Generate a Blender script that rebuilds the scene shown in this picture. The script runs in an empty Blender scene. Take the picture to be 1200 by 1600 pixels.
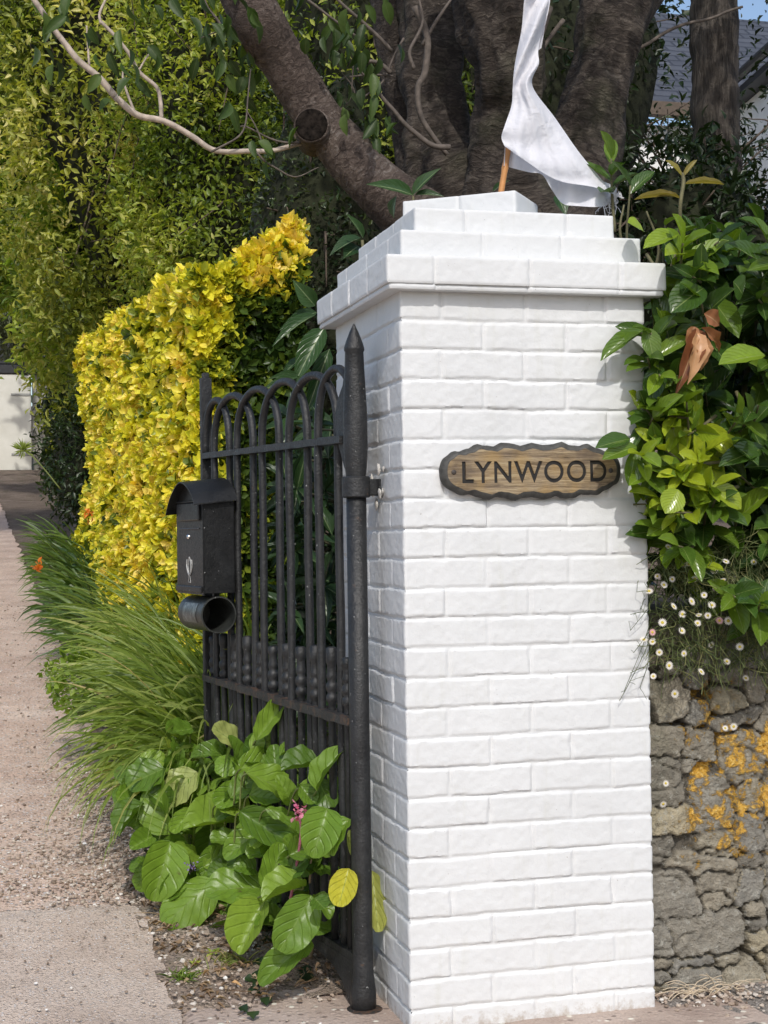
import bpy, math, random
import numpy as np
from mathutils import Vector, Matrix

rng = np.random.default_rng(11)
random.seed(5)
SC = bpy.context.scene
COL = SC.collection

# ------------------------------------------------------------------ camera
CAM = np.array([-1.0644, -3.7475, 1.2440])
YAW, PIT, ROL, FPX = 0.2645, 0.0141, -0.0143, 2436.0
_F = np.array([math.sin(YAW) * math.cos(PIT), math.cos(YAW) * math.cos(PIT), math.sin(PIT)])
_R = np.array([math.cos(YAW), -math.sin(YAW), 0.0])
_U = np.cross(_R, _F)
RT = math.cos(ROL) * _R + math.sin(ROL) * _U
UP = -math.sin(ROL) * _R + math.cos(ROL) * _U
cd = bpy.data.cameras.new('camera')
cam = bpy.data.objects.new('camera', cd)
COL.objects.link(cam)
cam.matrix_world = Matrix(((RT[0], UP[0], -_F[0], CAM[0]), (RT[1], UP[1], -_F[1], CAM[1]),
                           (RT[2], UP[2], -_F[2], CAM[2]), (0, 0, 0, 1)))
cd.sensor_fit = 'VERTICAL'
cd.sensor_height = 24
cd.sensor_width = 24
cd.lens = FPX / 1600 * 24
cd.clip_start = 0.05
cd.clip_end = 2000
SC.camera = cam

# ------------------------------------------------------------------ light
SUN = np.array([-0.20, -1.0, 0.96])
SUN /= np.linalg.norm(SUN)
w = bpy.data.worlds.new('World')
SC.world = w
w.use_nodes = True
wn = w.node_tree
wn.nodes.clear()
sky = wn.nodes.new('ShaderNodeTexSky')
sky.sky_type = 'NISHITA'
sky.sun_disc = False
sky.sun_elevation = math.asin(SUN[2])
sky.sun_rotation = math.atan2(SUN[0], SUN[1])
sky.air_density = 1.0
sky.dust_density = 2.0
bg = wn.nodes.new('ShaderNodeBackground')
bg.inputs['Strength'].default_value = 0.15
wo = wn.nodes.new('ShaderNodeOutputWorld')
wn.links.new(sky.outputs[0], bg.inputs[0])
wn.links.new(bg.outputs[0], wo.inputs[0])
sd = bpy.data.lights.new('sun', 'SUN')
sd.energy = 2.1
sd.angle = math.radians(0.6)
sd.color = (1.0, 0.965, 0.91)
so = bpy.data.objects.new('sun', sd)
COL.objects.link(so)
so.rotation_euler = Vector(SUN).to_track_quat('Z', 'Y').to_euler()
so.location = (-3, -10, 12)
SC.view_settings.view_transform = 'Standard'
SC.view_settings.look = 'None'
SC.view_settings.exposure = 0.18
SC.view_settings.gamma = 1.0
SC.cycles.max_bounces = 8
SC.cycles.transparent_max_bounces = 8


# ------------------------------------------------------------------ helpers
def at(u, v, Y):
    """the world point at depth plane y = Y that sits at place (u, v) of the photograph"""
    d = _F + (u - 600) / FPX * RT - (v - 800) / FPX * UP
    return CAM + d * ((Y - CAM[1]) / d[1])


def zg(y):
    """height of the drive"""
    y = np.asarray(y, float)
    return np.where(y < 0.3, 0.0, np.where(y < 24.8, 0.08 * (y - 0.3),
                    np.where(y < 29.5, 1.96 + (y - 24.8) * 0.155, 2.69 + (y - 29.5) * 0.02)))


def hash3(ix, iy, iz, seed):
    h = (ix * 374761393 + iy * 668265263 + iz * 2147483647 + seed * 1274126177) & 0xffffffff
    h = ((h ^ (h >> 13)) * 1274126177) & 0xffffffff
    h = (h ^ (h >> 16)) & 0xffffffff
    return h / 4294967295.0


def vnoise(P, scale=1.0, seed=0):
    """smooth value noise, -1..1"""
    P = np.asarray(P, float) * scale
    i = np.floor(P).astype(np.int64)
    f = P - i
    f = f * f * (3 - 2 * f)
    r = 0
    for dx in (0, 1):
        for dy in (0, 1):
            for dz in (0, 1):
                wgt = (f[..., 0] if dx else 1 - f[..., 0]) * (f[..., 1] if dy else 1 - f[..., 1]) * (f[..., 2] if dz else 1 - f[..., 2])
                r = r + wgt * hash3(i[..., 0] + dx, i[..., 1] + dy, i[..., 2] + dz, seed)
    return r * 2 - 1


def fbm(P, scale=1.0, seed=0, oct=3):
    r = 0
    a = 1.0
    for k in range(oct):
        r = r + a * vnoise(P, scale * 2 ** k, seed + k * 17)
        a *= .5
    return r


def nrm(a):
    a = np.asarray(a, float)
    return a / np.maximum(np.linalg.norm(a, axis=-1, keepdims=True), 1e-9)


class MB:
    """collects geometry and links it as ONE mesh object"""
    def __init__(self):
        self.v = []; self.q = []; self.ng = []; self.uv = []; self.t = []; self.n = 0

    def add(self, v, quads=None, ngons=None, uv=None, tone=None):
        v = np.asarray(v, float).reshape(-1, 3)
        k = len(v)
        self.v.append(v)
        if quads is not None and len(quads):
            self.q.append(np.asarray(quads, np.int64) + self.n)
        if ngons:
            for f in ngons:
                self.ng.append([i + self.n for i in f])
        self.uv.append(np.zeros((k, 2)) if uv is None else np.asarray(uv, float).reshape(-1, 2))
        self.t.append(np.full(k, .5) if tone is None else np.broadcast_to(np.asarray(tone, float), (k,)))
        self.n += k

    def build(self, name, mat, parent=None, smooth=True, sharp=None):
        me = bpy.data.meshes.new(name)
        V = np.concatenate(self.v)
        U = np.concatenate(self.uv); T = np.concatenate(self.t)
        loops = []; starts = []; tot = []
        s = 0
        for q in self.q:
            loops.append(q.ravel())
            m, c = q.shape
            starts.append(s + np.arange(m) * c); tot.append(np.full(m, c)); s += m * c
        for f in self.ng:
            loops.append(np.array(f)); starts.append(np.array([s])); tot.append(np.array([len(f)])); s += len(f)
        L = np.concatenate(loops).astype(np.int32)
        ST = np.concatenate(starts).astype(np.int32); TT = np.concatenate(tot).astype(np.int32)
        me.vertices.add(len(V)); me.vertices.foreach_set('co', V.astype(np.float32).ravel())
        me.loops.add(len(L)); me.loops.foreach_set('vertex_index', L)
        me.polygons.add(len(ST)); me.polygons.foreach_set('loop_start', ST); me.polygons.foreach_set('loop_total', TT)
        me.update(calc_edges=True)
        uvl = me.uv_layers.new(name='UVMap')
        uvl.data.foreach_set('uv', U[L].astype(np.float32).ravel())
        at_ = me.attributes.new('tone', 'FLOAT', 'POINT')
        at_.data.foreach_set('value', T.astype(np.float32))
        me.polygons.foreach_set('use_smooth', np.full(len(ST), smooth))
        me.validate()
        me.update()
        if mat is not None:
            me.materials.append(mat)
        o = bpy.data.objects.new(name, me)
        COL.objects.link(o)
        if sharp is not None:
            try:
                me.set_sharp_from_angle(angle=math.radians(sharp))
            except Exception:
                pass
        if parent is not None:
            o.parent = parent
            o.matrix_parent_inverse = Matrix.Translation(-parent.location) if parent.type == 'EMPTY' else Matrix.Identity(4)
        return o

    # ---- shapes
    def box(self, c, ax, h, bev=0.0, tone=None):
        """box: centre, three axes, half sizes; chamfered when bev > 0"""
        ax = np.array(ax, float); h = np.array(h, float); c = np.array(c, float)
        if bev <= 0:
            p = np.array([[x, y, z] for z in (-1, 1) for y in (-1, 1) for x in (-1, 1)]) * h
            q = [[0, 2, 3, 1], [4, 5, 7, 6], [0, 1, 5, 4], [2, 6, 7, 3], [0, 4, 6, 2], [1, 3, 7, 5]]
            self.add(c + p @ ax, q, tone=tone)
            return
        pts = []; idx = {}
        for sx in (-1, 1):
            for sy in (-1, 1):
                for sz in (-1, 1):
                    for a in range(3):
                        p = np.array([sx, sy, sz], float) * (h - bev)
                        p[a] += (sx, sy, sz)[a] * bev
                        idx[(sx, sy, sz, a)] = len(pts); pts.append(p)
        ng = []
        def face(a, s):
            b, d = [k for k in range(3) if k != a]
            r = []
            for sb, sd_ in ((-1, -1), (1, -1), (1, 1), (-1, 1)):
                k = [0, 0, 0]; k[a] = s; k[b] = sb; k[d] = sd_
                r.append(idx[(k[0], k[1], k[2], a)])
            if (s > 0) == (a == 1): r = r[::-1]
            return r
        for a in range(3):
            for s in (-1, 1): ng.append(face(a, s))
        for a in range(3):
            b, d = [k for k in range(3) if k != a]
            for sb in (-1, 1):
                for sd_ in (-1, 1):
                    k0 = [0, 0, 0]; k1 = [0, 0, 0]
                    k0[a] = -1; k1[a] = 1
                    for k in (k0, k1): k[b] = sb; k[d] = sd_
                    f = [idx[(*k0, b)], idx[(*k1, b)], idx[(*k1, d)], idx[(*k0, d)]]
                    P = np.array([pts[i] for i in f])
                    nn = np.cross(P[1] - P[0], P[2] - P[0])
                    if nn @ P.mean(0) < 0: f = f[::-1]
                    ng.append(f)
        for sx in (-1, 1):
            for sy in (-1, 1):
                for sz in (-1, 1):
                    f = [idx[(sx, sy, sz, a)] for a in range(3)]
                    P = np.array([pts[i] for i in f])
                    nn = np.cross(P[1] - P[0], P[2] - P[0])
                    if nn @ P.mean(0) < 0: f = f[::-1]
                    ng.append(f)
        self.add(c + np.array(pts) @ ax, None, ng, tone=tone)

    def tube(self, path, rad, n=10, cap=True, tone=None, lump=0.0, lseed=0, lscale=6, flute=0.0):
        path = np.asarray(path, float); m = len(path)
        rad = np.broadcast_to(np.asarray(rad, float), (m,))
        T = np.gradient(path, axis=0); T = nrm(T)
        ref = np.array([0, 0, 1.0]) if abs(T[0][2]) < .9 else np.array([1.0, 0, 0])
        A = nrm(np.cross(T[0], ref)); As = [A]
        for i in range(1, m):
            A = A - (A @ T[i]) * T[i]; A = A / np.linalg.norm(A); As.append(A)
        A = np.array(As); B = np.cross(T, A)
        th = np.arange(n) / n * 2 * np.pi
        ring = A[:, None, :] * np.cos(th)[None, :, None] + B[:, None, :] * np.sin(th)[None, :, None]
        R = np.repeat(rad[:, None], n, 1)
        if lump:
            P0 = path[:, None, :] + ring * R[..., None]
            R = R * (1 + lump * fbm(P0, lscale, lseed, 3))
        if flute:
            ca = np.stack([np.cos(th) * 1.9, np.sin(th) * 1.9], -1)
            fl = vnoise(np.concatenate([np.repeat(ca[None], m, 0), np.repeat((np.arange(m) * .07)[:, None, None], n, 1)], -1), 1.0, lseed + 40) \
                + .5 * vnoise(np.concatenate([np.repeat(ca[None] * 2.3, m, 0), np.repeat((np.arange(m) * .12)[:, None, None], n, 1)], -1), 1.0, lseed + 41)
            R = R * (1 + flute * fl)
        V = path[:, None, :] + ring * R[..., None]
        ln = np.concatenate([[0], np.cumsum(np.linalg.norm(np.diff(path, axis=0), axis=1))])
        UV = np.stack([np.repeat((np.abs(np.arange(n) / n * 2 - 1))[None], m, 0), np.repeat(ln[:, None], n, 1)], -1)
        i = np.arange(m - 1)[:, None] * n; j = np.arange(n)[None]
        q = np.stack([i + j, i + (j + 1) % n, i + n + (j + 1) % n, i + n + j], -1).reshape(-1, 4)
        ng = [list(range(n))[::-1], [(m - 1) * n + k for k in range(n)]] if cap else None
        self.add(V.reshape(-1, 3), q, ng, UV.reshape(-1, 2), tone)

    def lathe(self, base, prof, n=14, axis=(0, 0, 1), tone=None):
        """prof: (radius, height along axis)"""
        axis = nrm(axis); ref = np.array([1.0, 0, 0]) if abs(axis[0]) < .9 else np.array([0, 1.0, 0])
        A = nrm(np.cross(axis, ref)); B = np.cross(axis, A)
        prof = np.array(prof, float); m = len(prof)
        th = np.arange(n) / n * 2 * np.pi
        V = np.asarray(base, float) + prof[:, 1][:, None, None] * axis + prof[:, 0][:, None, None] * (np.cos(th)[:, None] * A + np.sin(th)[:, None] * B)[None]
        i = np.arange(m - 1)[:, None] * n; j = np.arange(n)[None]
        q = np.stack([i + j, i + (j + 1) % n, i + n + (j + 1) % n, i + n + j], -1).reshape(-1, 4)
        UV = np.stack([np.repeat((np.arange(n) / n)[None], m, 0), np.repeat(prof[:, 1][:, None], n, 1)], -1)
        self.add(V.reshape(-1, 3), q, [list(range(n))[::-1], [(m - 1) * n + k for k in range(n)]], UV.reshape(-1, 2), tone)

    def grid(self, V, uv=None, tone=None, flip=False):
        V = np.asarray(V, float); a, b = V.shape[:2]
        i = np.arange(a - 1)[:, None] * b; j = np.arange(b - 1)[None]
        q = np.stack([i + j, i + j + 1, i + b + j + 1, i + b + j], -1).reshape(-1, 4)
        if flip: q = q[:, ::-1]
        if uv is None:
            uv = np.stack(np.meshgrid(np.linspace(0, 1, a), np.linspace(0, 1, b), indexing='ij'), -1)
        self.add(V.reshape(-1, 3), q, None, uv.reshape(-1, 2), tone if tone is None or np.ndim(tone) == 0 else np.asarray(tone).ravel())

    def prism(self, outline, axis_pts, tone=None):
        """outline: list of 3-D points; swept by vector axis_pts, closed solid"""
        o = np.asarray(outline, float); k = len(o); d = np.asarray(axis_pts, float)
        V = np.concatenate([o, o + d])
        q = [[i, (i + 1) % k, k + (i + 1) % k, k + i] for i in range(k)]
        self.add(V, q, [list(range(k))[::-1], list(range(k, 2 * k))], tone=tone)

    def blob(self, c, r, seed=0, amp=.3, n=10, m=7, tone=None, sc=2.0):
        """an uneven stone-like lump"""
        th = np.linspace(0, np.pi, m); ph = np.arange(n) / n * 2 * np.pi
        D = np.stack([np.sin(th)[:, None] * np.cos(ph)[None], np.sin(th)[:, None] * np.sin(ph)[None], np.repeat(np.cos(th)[:, None], n, 1)], -1)
        R = 1 + amp * vnoise(D + seed * 3.7, sc, seed)
        V = np.asarray(c) + D * R[..., None] * np.asarray(r)
        i = np.arange(m - 1)[:, None] * n; j = np.arange(n)[None]
        q = np.stack([i + j, i + n + j, i + n + (j + 1) % n, i + (j + 1) % n], -1).reshape(-1, 4)
        self.add(V.reshape(-1, 3), q, tone=tone)


def spline(pts, n=8):
    """Catmull-Rom through rows of any width"""
    P = np.asarray(pts, float)
    P = np.vstack([2 * P[0] - P[1], P, 2 * P[-1] - P[-2]])
    out = []
    for i in range(1, len(P) - 2):
        for t in np.arange(n) / n:
            a, b, c, d = P[i - 1], P[i], P[i + 1], P[i + 2]
            out.append(.5 * ((2 * b) + (c - a) * t + (2 * a - 5 * b + 4 * c - d) * t * t + (-a + 3 * b - 3 * c + d) * t ** 3))
    out.append(P[-2])
    return np.array(out)


PROF = {
    'oval': lambda t: np.sin(np.pi * t ** .85) ** .75,
    'lance': lambda t: np.sin(np.pi * t ** .75) ** 1.0,
    'obovate': lambda t: np.sin(np.pi * t ** 1.3) ** .7,
    'round': lambda t: np.sqrt(np.clip(1 - (2 * t - 1) ** 2, 0, 1)),
    'heart': lambda t: np.clip(np.sin(np.pi * np.clip(t, 0, 1) ** .62), 0, 1) ** .6,
    'ellip': lambda t: np.clip(np.sin(np.pi * t ** 1.05), 0, 1) ** .6,
    'spoon': lambda t: np.sqrt(np.clip(1 - ((t - .53) / .49) ** 2, 0, 1)) ** .85,
    'strap': lambda t: np.clip(1 - t ** 3, 0, 1) * (.7 + .3 * np.clip(t * 4, 0, 1)),
}


def leaf_tpl(shape='oval', n=4, fold=.25, curl=.15, wave=0.0, cols=3):
    t = np.linspace(0, 1, n + 1)
    wd = PROF[shape](t); wd[0] = max(wd[0], .03); wd[-1] = max(wd[-1] * 1, .02)
    c = np.linspace(-1, 1, cols)
    X = np.repeat(t[:, None], cols, 1)
    Y = wd[:, None] * c[None] * .5
    Z = fold * np.abs(Y) - curl * (t ** 2)[:, None] + wave * np.sin(t * 17)[:, None] * np.abs(c)[None] * .5 * wd[:, None]
    V = np.stack([X, Y, Z], -1).reshape(-1, 3)
    i = np.arange(n)[:, None] * cols; j = np.arange(cols - 1)[None]
    q = np.stack([i + j, i + j + 1, i + cols + j + 1, i + cols + j], -1).reshape(-1, 4)[:, ::-1]
    UV = np.stack([X, np.repeat((c[None] + 1) / 2, n + 1, 0)], -1).reshape(-1, 2)
    return V, q, UV


def leaves(mb, tpl, P, D, Nn, L, Wd, tone=.5):
    """many leaves at once: base points, directions, face normals, lengths, widths"""
    V, q, UV = tpl
    P = np.asarray(P, float).reshape(-1, 3); k = len(P)
    D = nrm(np.broadcast_to(D, (k, 3))); Nn = np.broadcast_to(np.asarray(Nn, float), (k, 3))
    Z = nrm(Nn - (Nn * D).sum(1, keepdims=True) * D + 1e-6)
    Y = np.cross(Z, D)
    L = np.broadcast_to(np.asarray(L, float), (k,)); Wd = np.broadcast_to(np.asarray(Wd, float), (k,))
    pts = P[:, None] + (L[:, None] * V[None, :, 0])[..., None] * D[:, None] + (Wd[:, None] * V[None, :, 1])[..., None] * Y[:, None] \
        + (L[:, None] * V[None, :, 2])[..., None] * Z[:, None]
    nv = len(V)
    Q = (np.arange(k)[:, None, None] * nv + q[None]).reshape(-1, q.shape[1])
    tn = np.repeat(np.broadcast_to(np.asarray(tone, float), (k,)), nv)
    mb.add(pts.reshape(-1, 3), Q, None, np.tile(UV, (k, 1)), tn)


def rdir(k):
    return nrm(rng.normal(size=(k, 3)))


# ------------------------------------------------------------------ materials
def NT(name):
    m = bpy.data.materials.new(name)
    m.use_nodes = True
    t = m.node_tree
    t.nodes.clear()
    out = t.nodes.new('ShaderNodeOutputMaterial')
    return m, t, out


def nd(t, kind, ins=None, **props):
    n = t.nodes.new('ShaderNode' + kind)
    for k, v in props.items(): setattr(n, k, v)
    for k, v in (ins or {}).items():
        if hasattr(v, 'is_linked') or hasattr(v, 'links'):
            t.links.new(v, n.inputs[k])
        else:
            n.inputs[k].default_value = v
    return n


def ramp(t, fac, stops, interp='LINEAR'):
    r = t.nodes.new('ShaderNodeValToRGB')
    r.color_ramp.interpolation = interp
    e = r.color_ramp.elements
    while len(e) > 1: e.remove(e[-1])
    for i, (p, c) in enumerate(stops):
        el = e[0] if i == 0 else e.new(p)
        el.position = p
        c = (c, c, c) if not hasattr(c, '__len__') else c
        el.color = (c[0], c[1], c[2], 1)
    t.links.new(fac, r.inputs[0])
    return r.outputs[0]


def mixc(t, fac, a, b, mode='MIX'):
    n = t.nodes.new('ShaderNodeMix')
    n.data_type = 'RGBA'
    n.blend_type = mode
    for i, v in ((0, fac), (6, a), (7, b)):
        if hasattr(v, 'links'): t.links.new(v, n.inputs[i])
        else: n.inputs[i].default_value = v if i == 0 else (v[0], v[1], v[2], 1)
    return n.outputs[2]


def math_(t, op, a, b=0.0, c=None, clamp=False):
    n = t.nodes.new('ShaderNodeMath')
    n.operation = op; n.use_clamp = clamp
    for i, v in enumerate((a, b) if c is None else (a, b, c)):
        if hasattr(v, 'links'): t.links.new(v, n.inputs[i])
        else: n.inputs[i].default_value = v
    return n.outputs[0]


def noise(t, scale, detail=4, rough=.55, vec=None, dist=0.0):
    n = nd(t, 'TexNoise', {'Scale': scale, 'Detail': detail, 'Roughness': rough, 'Distortion': dist})
    if vec is not None: t.links.new(vec, n.inputs['Vector'])
    return n.outputs[0]


def objco(t, scale=(1, 1, 1)):
    g = nd(t, 'NewGeometry')
    mp = nd(t, 'Mapping')
    mp.inputs['Scale'].default_value = scale
    t.links.new(g.outputs['Position'], mp.inputs['Vector'])
    return mp.outputs[0]


def finish(t, out, col, rough=.6, bump=None, bd=.01, bs=.5, spec=.4, metal=0.0):
    b = t.nodes.new('ShaderNodeBsdfPrincipled')
    for k, v in (('Base Color', col), ('Roughness', rough), ('Metallic', metal), ('Specular IOR Level', spec)):
        if hasattr(v, 'links'): t.links.new(v, b.inputs[k])
        else: b.inputs[k].default_value = (*v, 1) if k == 'Base Color' else v
    if bump is not None:
        bn = nd(t, 'Bump', {'Strength': bs, 'Distance': bd})
        t.links.new(bump, bn.inputs['Height'])
        t.links.new(bn.outputs[0], b.inputs['Normal'])
    t.links.new(b.outputs[0], out.inputs[0])
    return b


def mat_simple(name, col, rough=.5, metal=0.0, var=.15, scale=30, bd=.002, spec=.4):
    m, t, out = NT(name)
    n = noise(t, scale, 5, .6, objco(t))
    c = ramp(t, n, [(.3, [x * (1 - var) for x in col]), (.7, [min(1, x * (1 + var)) for x in col])])
    finish(t, out, c, rough, n, bd, .5, spec, metal)
    return m


def mat_leaf(name, stops, rough=.4, trans=.28, spec=.45, rib=None, ribw=.05, veins=0, bump=.002, hue=.12, blot=None, vs=.3):
    m, t, out = NT(name)
    a = nd(t, 'Attribute', attribute_name='tone')
    g = nd(t, 'NewGeometry')
    f = math_(t, 'ADD', a.outputs['Fac'], math_(t, 'MULTIPLY', math_(t, 'SUBTRACT', g.outputs['Random Per Island'], .5), hue), clamp=True)
    c = ramp(t, f, stops)
    uv = nd(t, 'UVMap')
    sp = nd(t, 'SeparateXYZ')
    t.links.new(uv.outputs[0], sp.inputs[0])
    side = math_(t, 'ABSOLUTE', math_(t, 'SUBTRACT', sp.outputs[1], .5))
    h = None
    if rib is not None:
        rm = math_(t, 'SUBTRACT', 1.0, math_(t, 'DIVIDE', side, ribw), clamp=True)
        c = mixc(t, math_(t, 'MULTIPLY', rm, .75), c, rib)
    if veins:
        vv = math_(t, 'SUBTRACT', math_(t, 'MULTIPLY', sp.outputs[0], veins), math_(t, 'MULTIPLY', side, veins * .9))
        vs = math_(t, 'PINGPONG', vv, .5)
        vm = math_(t, 'SUBTRACT', 1.0, math_(t, 'MULTIPLY', vs, 7.0), clamp=True)
        if rib is not None: c = mixc(t, math_(t, 'MULTIPLY', vm, vs), c, rib)
        h = math_(t, 'MULTIPLY', vm, -1.0)
    nz = noise(t, 60, 3, .5, objco(t))
    c = mixc(t, .35, c, ramp(t, nz, [(.3, .55), (.7, 1.0)]), 'MULTIPLY')
    if blot is not None:
        nb = noise(t, 22, 4, .6, objco(t))
        c = mixc(t, ramp(t, nb, [(.67, 0.0), (.74, .8)]), c, blot)
    h = nz if h is None else math_(t, 'ADD', h, math_(t, 'MULTIPLY', nz, .5))
    b = t.nodes.new('ShaderNodeBsdfPrincipled')
    b.inputs['Roughness'].default_value = rough
    b.inputs['Specular IOR Level'].default_value = spec
    t.links.new(c, b.inputs['Base Color'])
    bn = nd(t, 'Bump', {'Strength': .6, 'Distance': bump})
    t.links.new(h, bn.inputs['Height'])
    t.links.new(bn.outputs[0], b.inputs['Normal'])
    tr = t.nodes.new('ShaderNodeBsdfTranslucent')
    tc = mixc(t, 1.0, c, (1.0, 1.0, .45), 'MULTIPLY')
    tc = mixc(t, 1.0, tc, (1.5, 1.5, 1.2), 'MULTIPLY')
    t.links.new(tc, tr.inputs[0])
    ms = nd(t, 'MixShader', {0: trans})
    t.links.new(b.outputs[0], ms.inputs[1])
    t.links.new(tr.outputs[0], ms.inputs[2])
    t.links.new(ms.outputs[0], out.inputs[0])
    return m


def mat_paint():
    m, t, out = NT('white_masonry_paint')
    co = objco(t)
    n1 = noise(t, 90, 6, .65, co)
    n2 = noise(t, 3, 4, .6, co)
    c = ramp(t, n2, [(.3, (.615, .625, .627)), (.7, (.675, .685, .687))])
    n3 = noise(t, 26, 3, .5, co)
    c = mixc(t, ramp(t, n3, [(.70, 0.0), (.8, .30)]), c, (.60, .595, .54))
    # grime splashed up from the ground, ragged
    g = nd(t, 'NewGeometry')
    sp = nd(t, 'SeparateXYZ'); t.links.new(g.outputs['Position'], sp.inputs[0])
    n4 = noise(t, 45, 5, .7, co)
    low = math_(t, 'SUBTRACT', math_(t, 'MULTIPLY', n4, .15), math_(t, 'ADD', sp.outputs[2], .045))
    lowm = math_(t, 'MULTIPLY', low, 22.0, clamp=True)
    c = mixc(t, math_(t, 'MULTIPLY', lowm, .75), c, (.34, .27, .2))
    # small chips
    n5 = noise(t, 140, 2, .5, co)
    c = mixc(t, ramp(t, n5, [(.76, 0.0), (.78, .7)]), c, (.25, .22, .19))
    # faint runs and a few greenish stains left by rain
    n6 = noise(t, 4.5, 5, .65, objco(t, (5, 5, .7)))
    c = mixc(t, ramp(t, n6, [(.56, 0.0), (.72, .22)]), c, (.50, .50, .42))
    n7 = noise(t, 7, 4, .7, co)
    c = mixc(t, ramp(t, n7, [(.64, 0.0), (.74, .28)]), c, (.58, .57, .53))
    h = math_(t, 'ADD', n1, math_(t, 'MULTIPLY', noise(t, 28, 3, .5, co), 1.2))
    finish(t, out, c, .5, h, .0022, .4, .35)
    return m


def mat_iron(name='black_iron', base=(.0125, .0132, .014), rust=.0, rough=.42, bd=.004):
    m, t, out = NT(name)
    co = objco(t)
    n1 = noise(t, 140, 5, .65, co)
    n2 = noise(t, 18, 4, .6, co)
    c = ramp(t, n2, [(.3, [x * .7 for x in base]), (.75, [x * 2.1 for x in base])])
    rm = ramp(t, noise(t, 34, 5, .7, co), [(.66 - rust * .35, 0.0), (.72 - rust * .3, 1.0)])
    c = mixc(t, math_(t, 'MULTIPLY', rm, .55 + rust * .4), c, (.10, .055, .032))
    ch = ramp(t, noise(t, 95, 2, .5, co), [(.735, 0.0), (.755, 1.0)])
    c = mixc(t, math_(t, 'MULTIPLY', ch, .7), c, (.42, .43, .42))
    r = ramp(t, n1, [(.3, rough - .1), (.7, rough + .15)])
    finish(t, out, c, r, math_(t, 'ADD', n1, math_(t, 'MULTIPLY', n2, 1.5)), bd, .6, .5)
    return m


def mat_bark(name, cols, ring=True, moss=.2):
    m, t, out = NT(name)
    uv = nd(t, 'UVMap')
    mp = nd(t, 'Mapping'); t.links.new(uv.outputs[0], mp.inputs['Vector'])
    mp.inputs['Scale'].default_value = (3.4, 15, 1) if ring else (9, 2.2, 1)
    co = objco(t)
    n1 = noise(t, 2.6, 7, .70, mp.outputs[0], 1.1)
    n2 = noise(t, 5, 5, .6, co)
    n3 = noise(t, 40, 4, .6, co)
    f = math_(t, 'ADD', math_(t, 'MULTIPLY', n1, .65), math_(t, 'MULTIPLY', n2, .35))
    c = ramp(t, f, [(.34, cols[0]), (.47, cols[1]), (.56, cols[2]), (.68, cols[3])])
    c = mixc(t, math_(t, 'MULTIPLY', ramp(t, noise(t, 3.1, 4, .6, co), [(.52, 0.0), (.68, 1.0)]), moss), c, (.06, .075, .03))
    h = math_(t, 'ADD', math_(t, 'MULTIPLY', n1, 1.6), math_(t, 'MULTIPLY', n3, .5))
    finish(t, out, c, .8, h, .03, .9, .25)
    return m


def mat_ground(name, cols, agg, peb, bd=.004, moss=None, spot=None):
    m, t, out = NT(name)
    co = objco(t)
    n1 = noise(t, 3.2, 5, .6, co)
    n2 = noise(t, 160, 4, .6, co)
    c = ramp(t, math_(t, 'ADD', math_(t, 'MULTIPLY', n1, .6), math_(t, 'MULTIPLY', n2, .4)),
             [(.36, cols[0]), (.5, cols[1]), (.64, cols[2])])
    vo = nd(t, 'TexVoronoi', {'Scale': agg, 'Randomness': 1.0})
    t.links.new(co, vo.inputs['Vector'])
    cell = nd(t, 'SeparateColor'); t.links.new(vo.outputs['Color'], cell.inputs[0])
    inside = ramp(t, vo.outputs['Distance'], [(.28, 1.0), (.5, 0.0)])
    light = math_(t, 'MULTIPLY', inside, ramp(t, cell.outputs[0], [(1 - peb, 0.0), (1 - peb + .03, 1.0)]))
    dark = math_(t, 'MULTIPLY', inside, ramp(t, cell.outputs[1], [(1 - peb, 0.0), (1 - peb + .03, 1.0)]))
    c = mixc(t, math_(t, 'MULTIPLY', light, .75), c, [min(.8, x * 1.9) for x in cols[2]])
    c = mixc(t, math_(t, 'MULTIPLY', dark, .65), c, [x * .4 for x in cols[0]])
    if moss is not None:
        c = mixc(t, ramp(t, noise(t, 6, 5, .7, co), [(.55, 0.0), (.7, .7)]), c, moss)
    if spot is not None:
        c = mixc(t, ramp(t, noise(t, 1.3, 3, .5, co), [(.5, 0.0), (.7, .55)]), c, spot)
    h = math_(t, 'ADD', math_(t, 'MULTIPLY', inside, .8), n2)
    finish(t, out, c, .85, h, bd, .8, .25)
    return m


M_PAINT = mat_paint()
M_IRON = mat_iron()
M_IRONR = mat_iron('rusty_iron', (.018, .0175, .017), .42, .55)
M_BOX = mat_iron('black_enamel', (.0085, .009, .0095), -.35, .36, .0012)
M_BARK = mat_bark('cherry_bark', [(.026, .021, .018), (.054, .043, .036), (.112, .092, .076), (.25, .215, .18)], True, .3)
M_BARKL = mat_bark('sunlit_limb_bark', [(.045, .034, .028), (.095, .07, .058), (.16, .124, .104), (.36, .32, .285)], True, .1)  # paler copy of the cherry bark, sunlight put into its colour
M_BARKV = mat_bark('fissured_bark', [(.025, .02, .016), (.075, .062, .052), (.13, .11, .092), (.22, .19, .165)], False, .2)
M_TWIG = mat_simple('twig_bark', (.10, .075, .055), .8, scale=40)
M_PALE = mat_simple('pale_bare_wood', (.42, .35, .29), .75, scale=30, var=.35)
M_CORE = mat_simple('shade_core', (.016, .019, .007), .95, var=.5, scale=14, bd=.03)  # dark filler colour standing in for shade between the leaves


# ------------------------------------------------------------------ tags
def tag(o, label=None, cat=None, group=None, kind=None):
    if label: o['label'] = label
    if cat: o['category'] = cat
    if group: o['group'] = group
    if kind: o['kind'] = kind
    return o


def thing(name, loc, label, cat, group=None):
    o = bpy.data.objects.new(name, None)
    o.empty_display_size = .1
    COL.objects.link(o)
    o.location = [float(x) for x in loc]
    return tag(o, label, cat, group)


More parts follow.
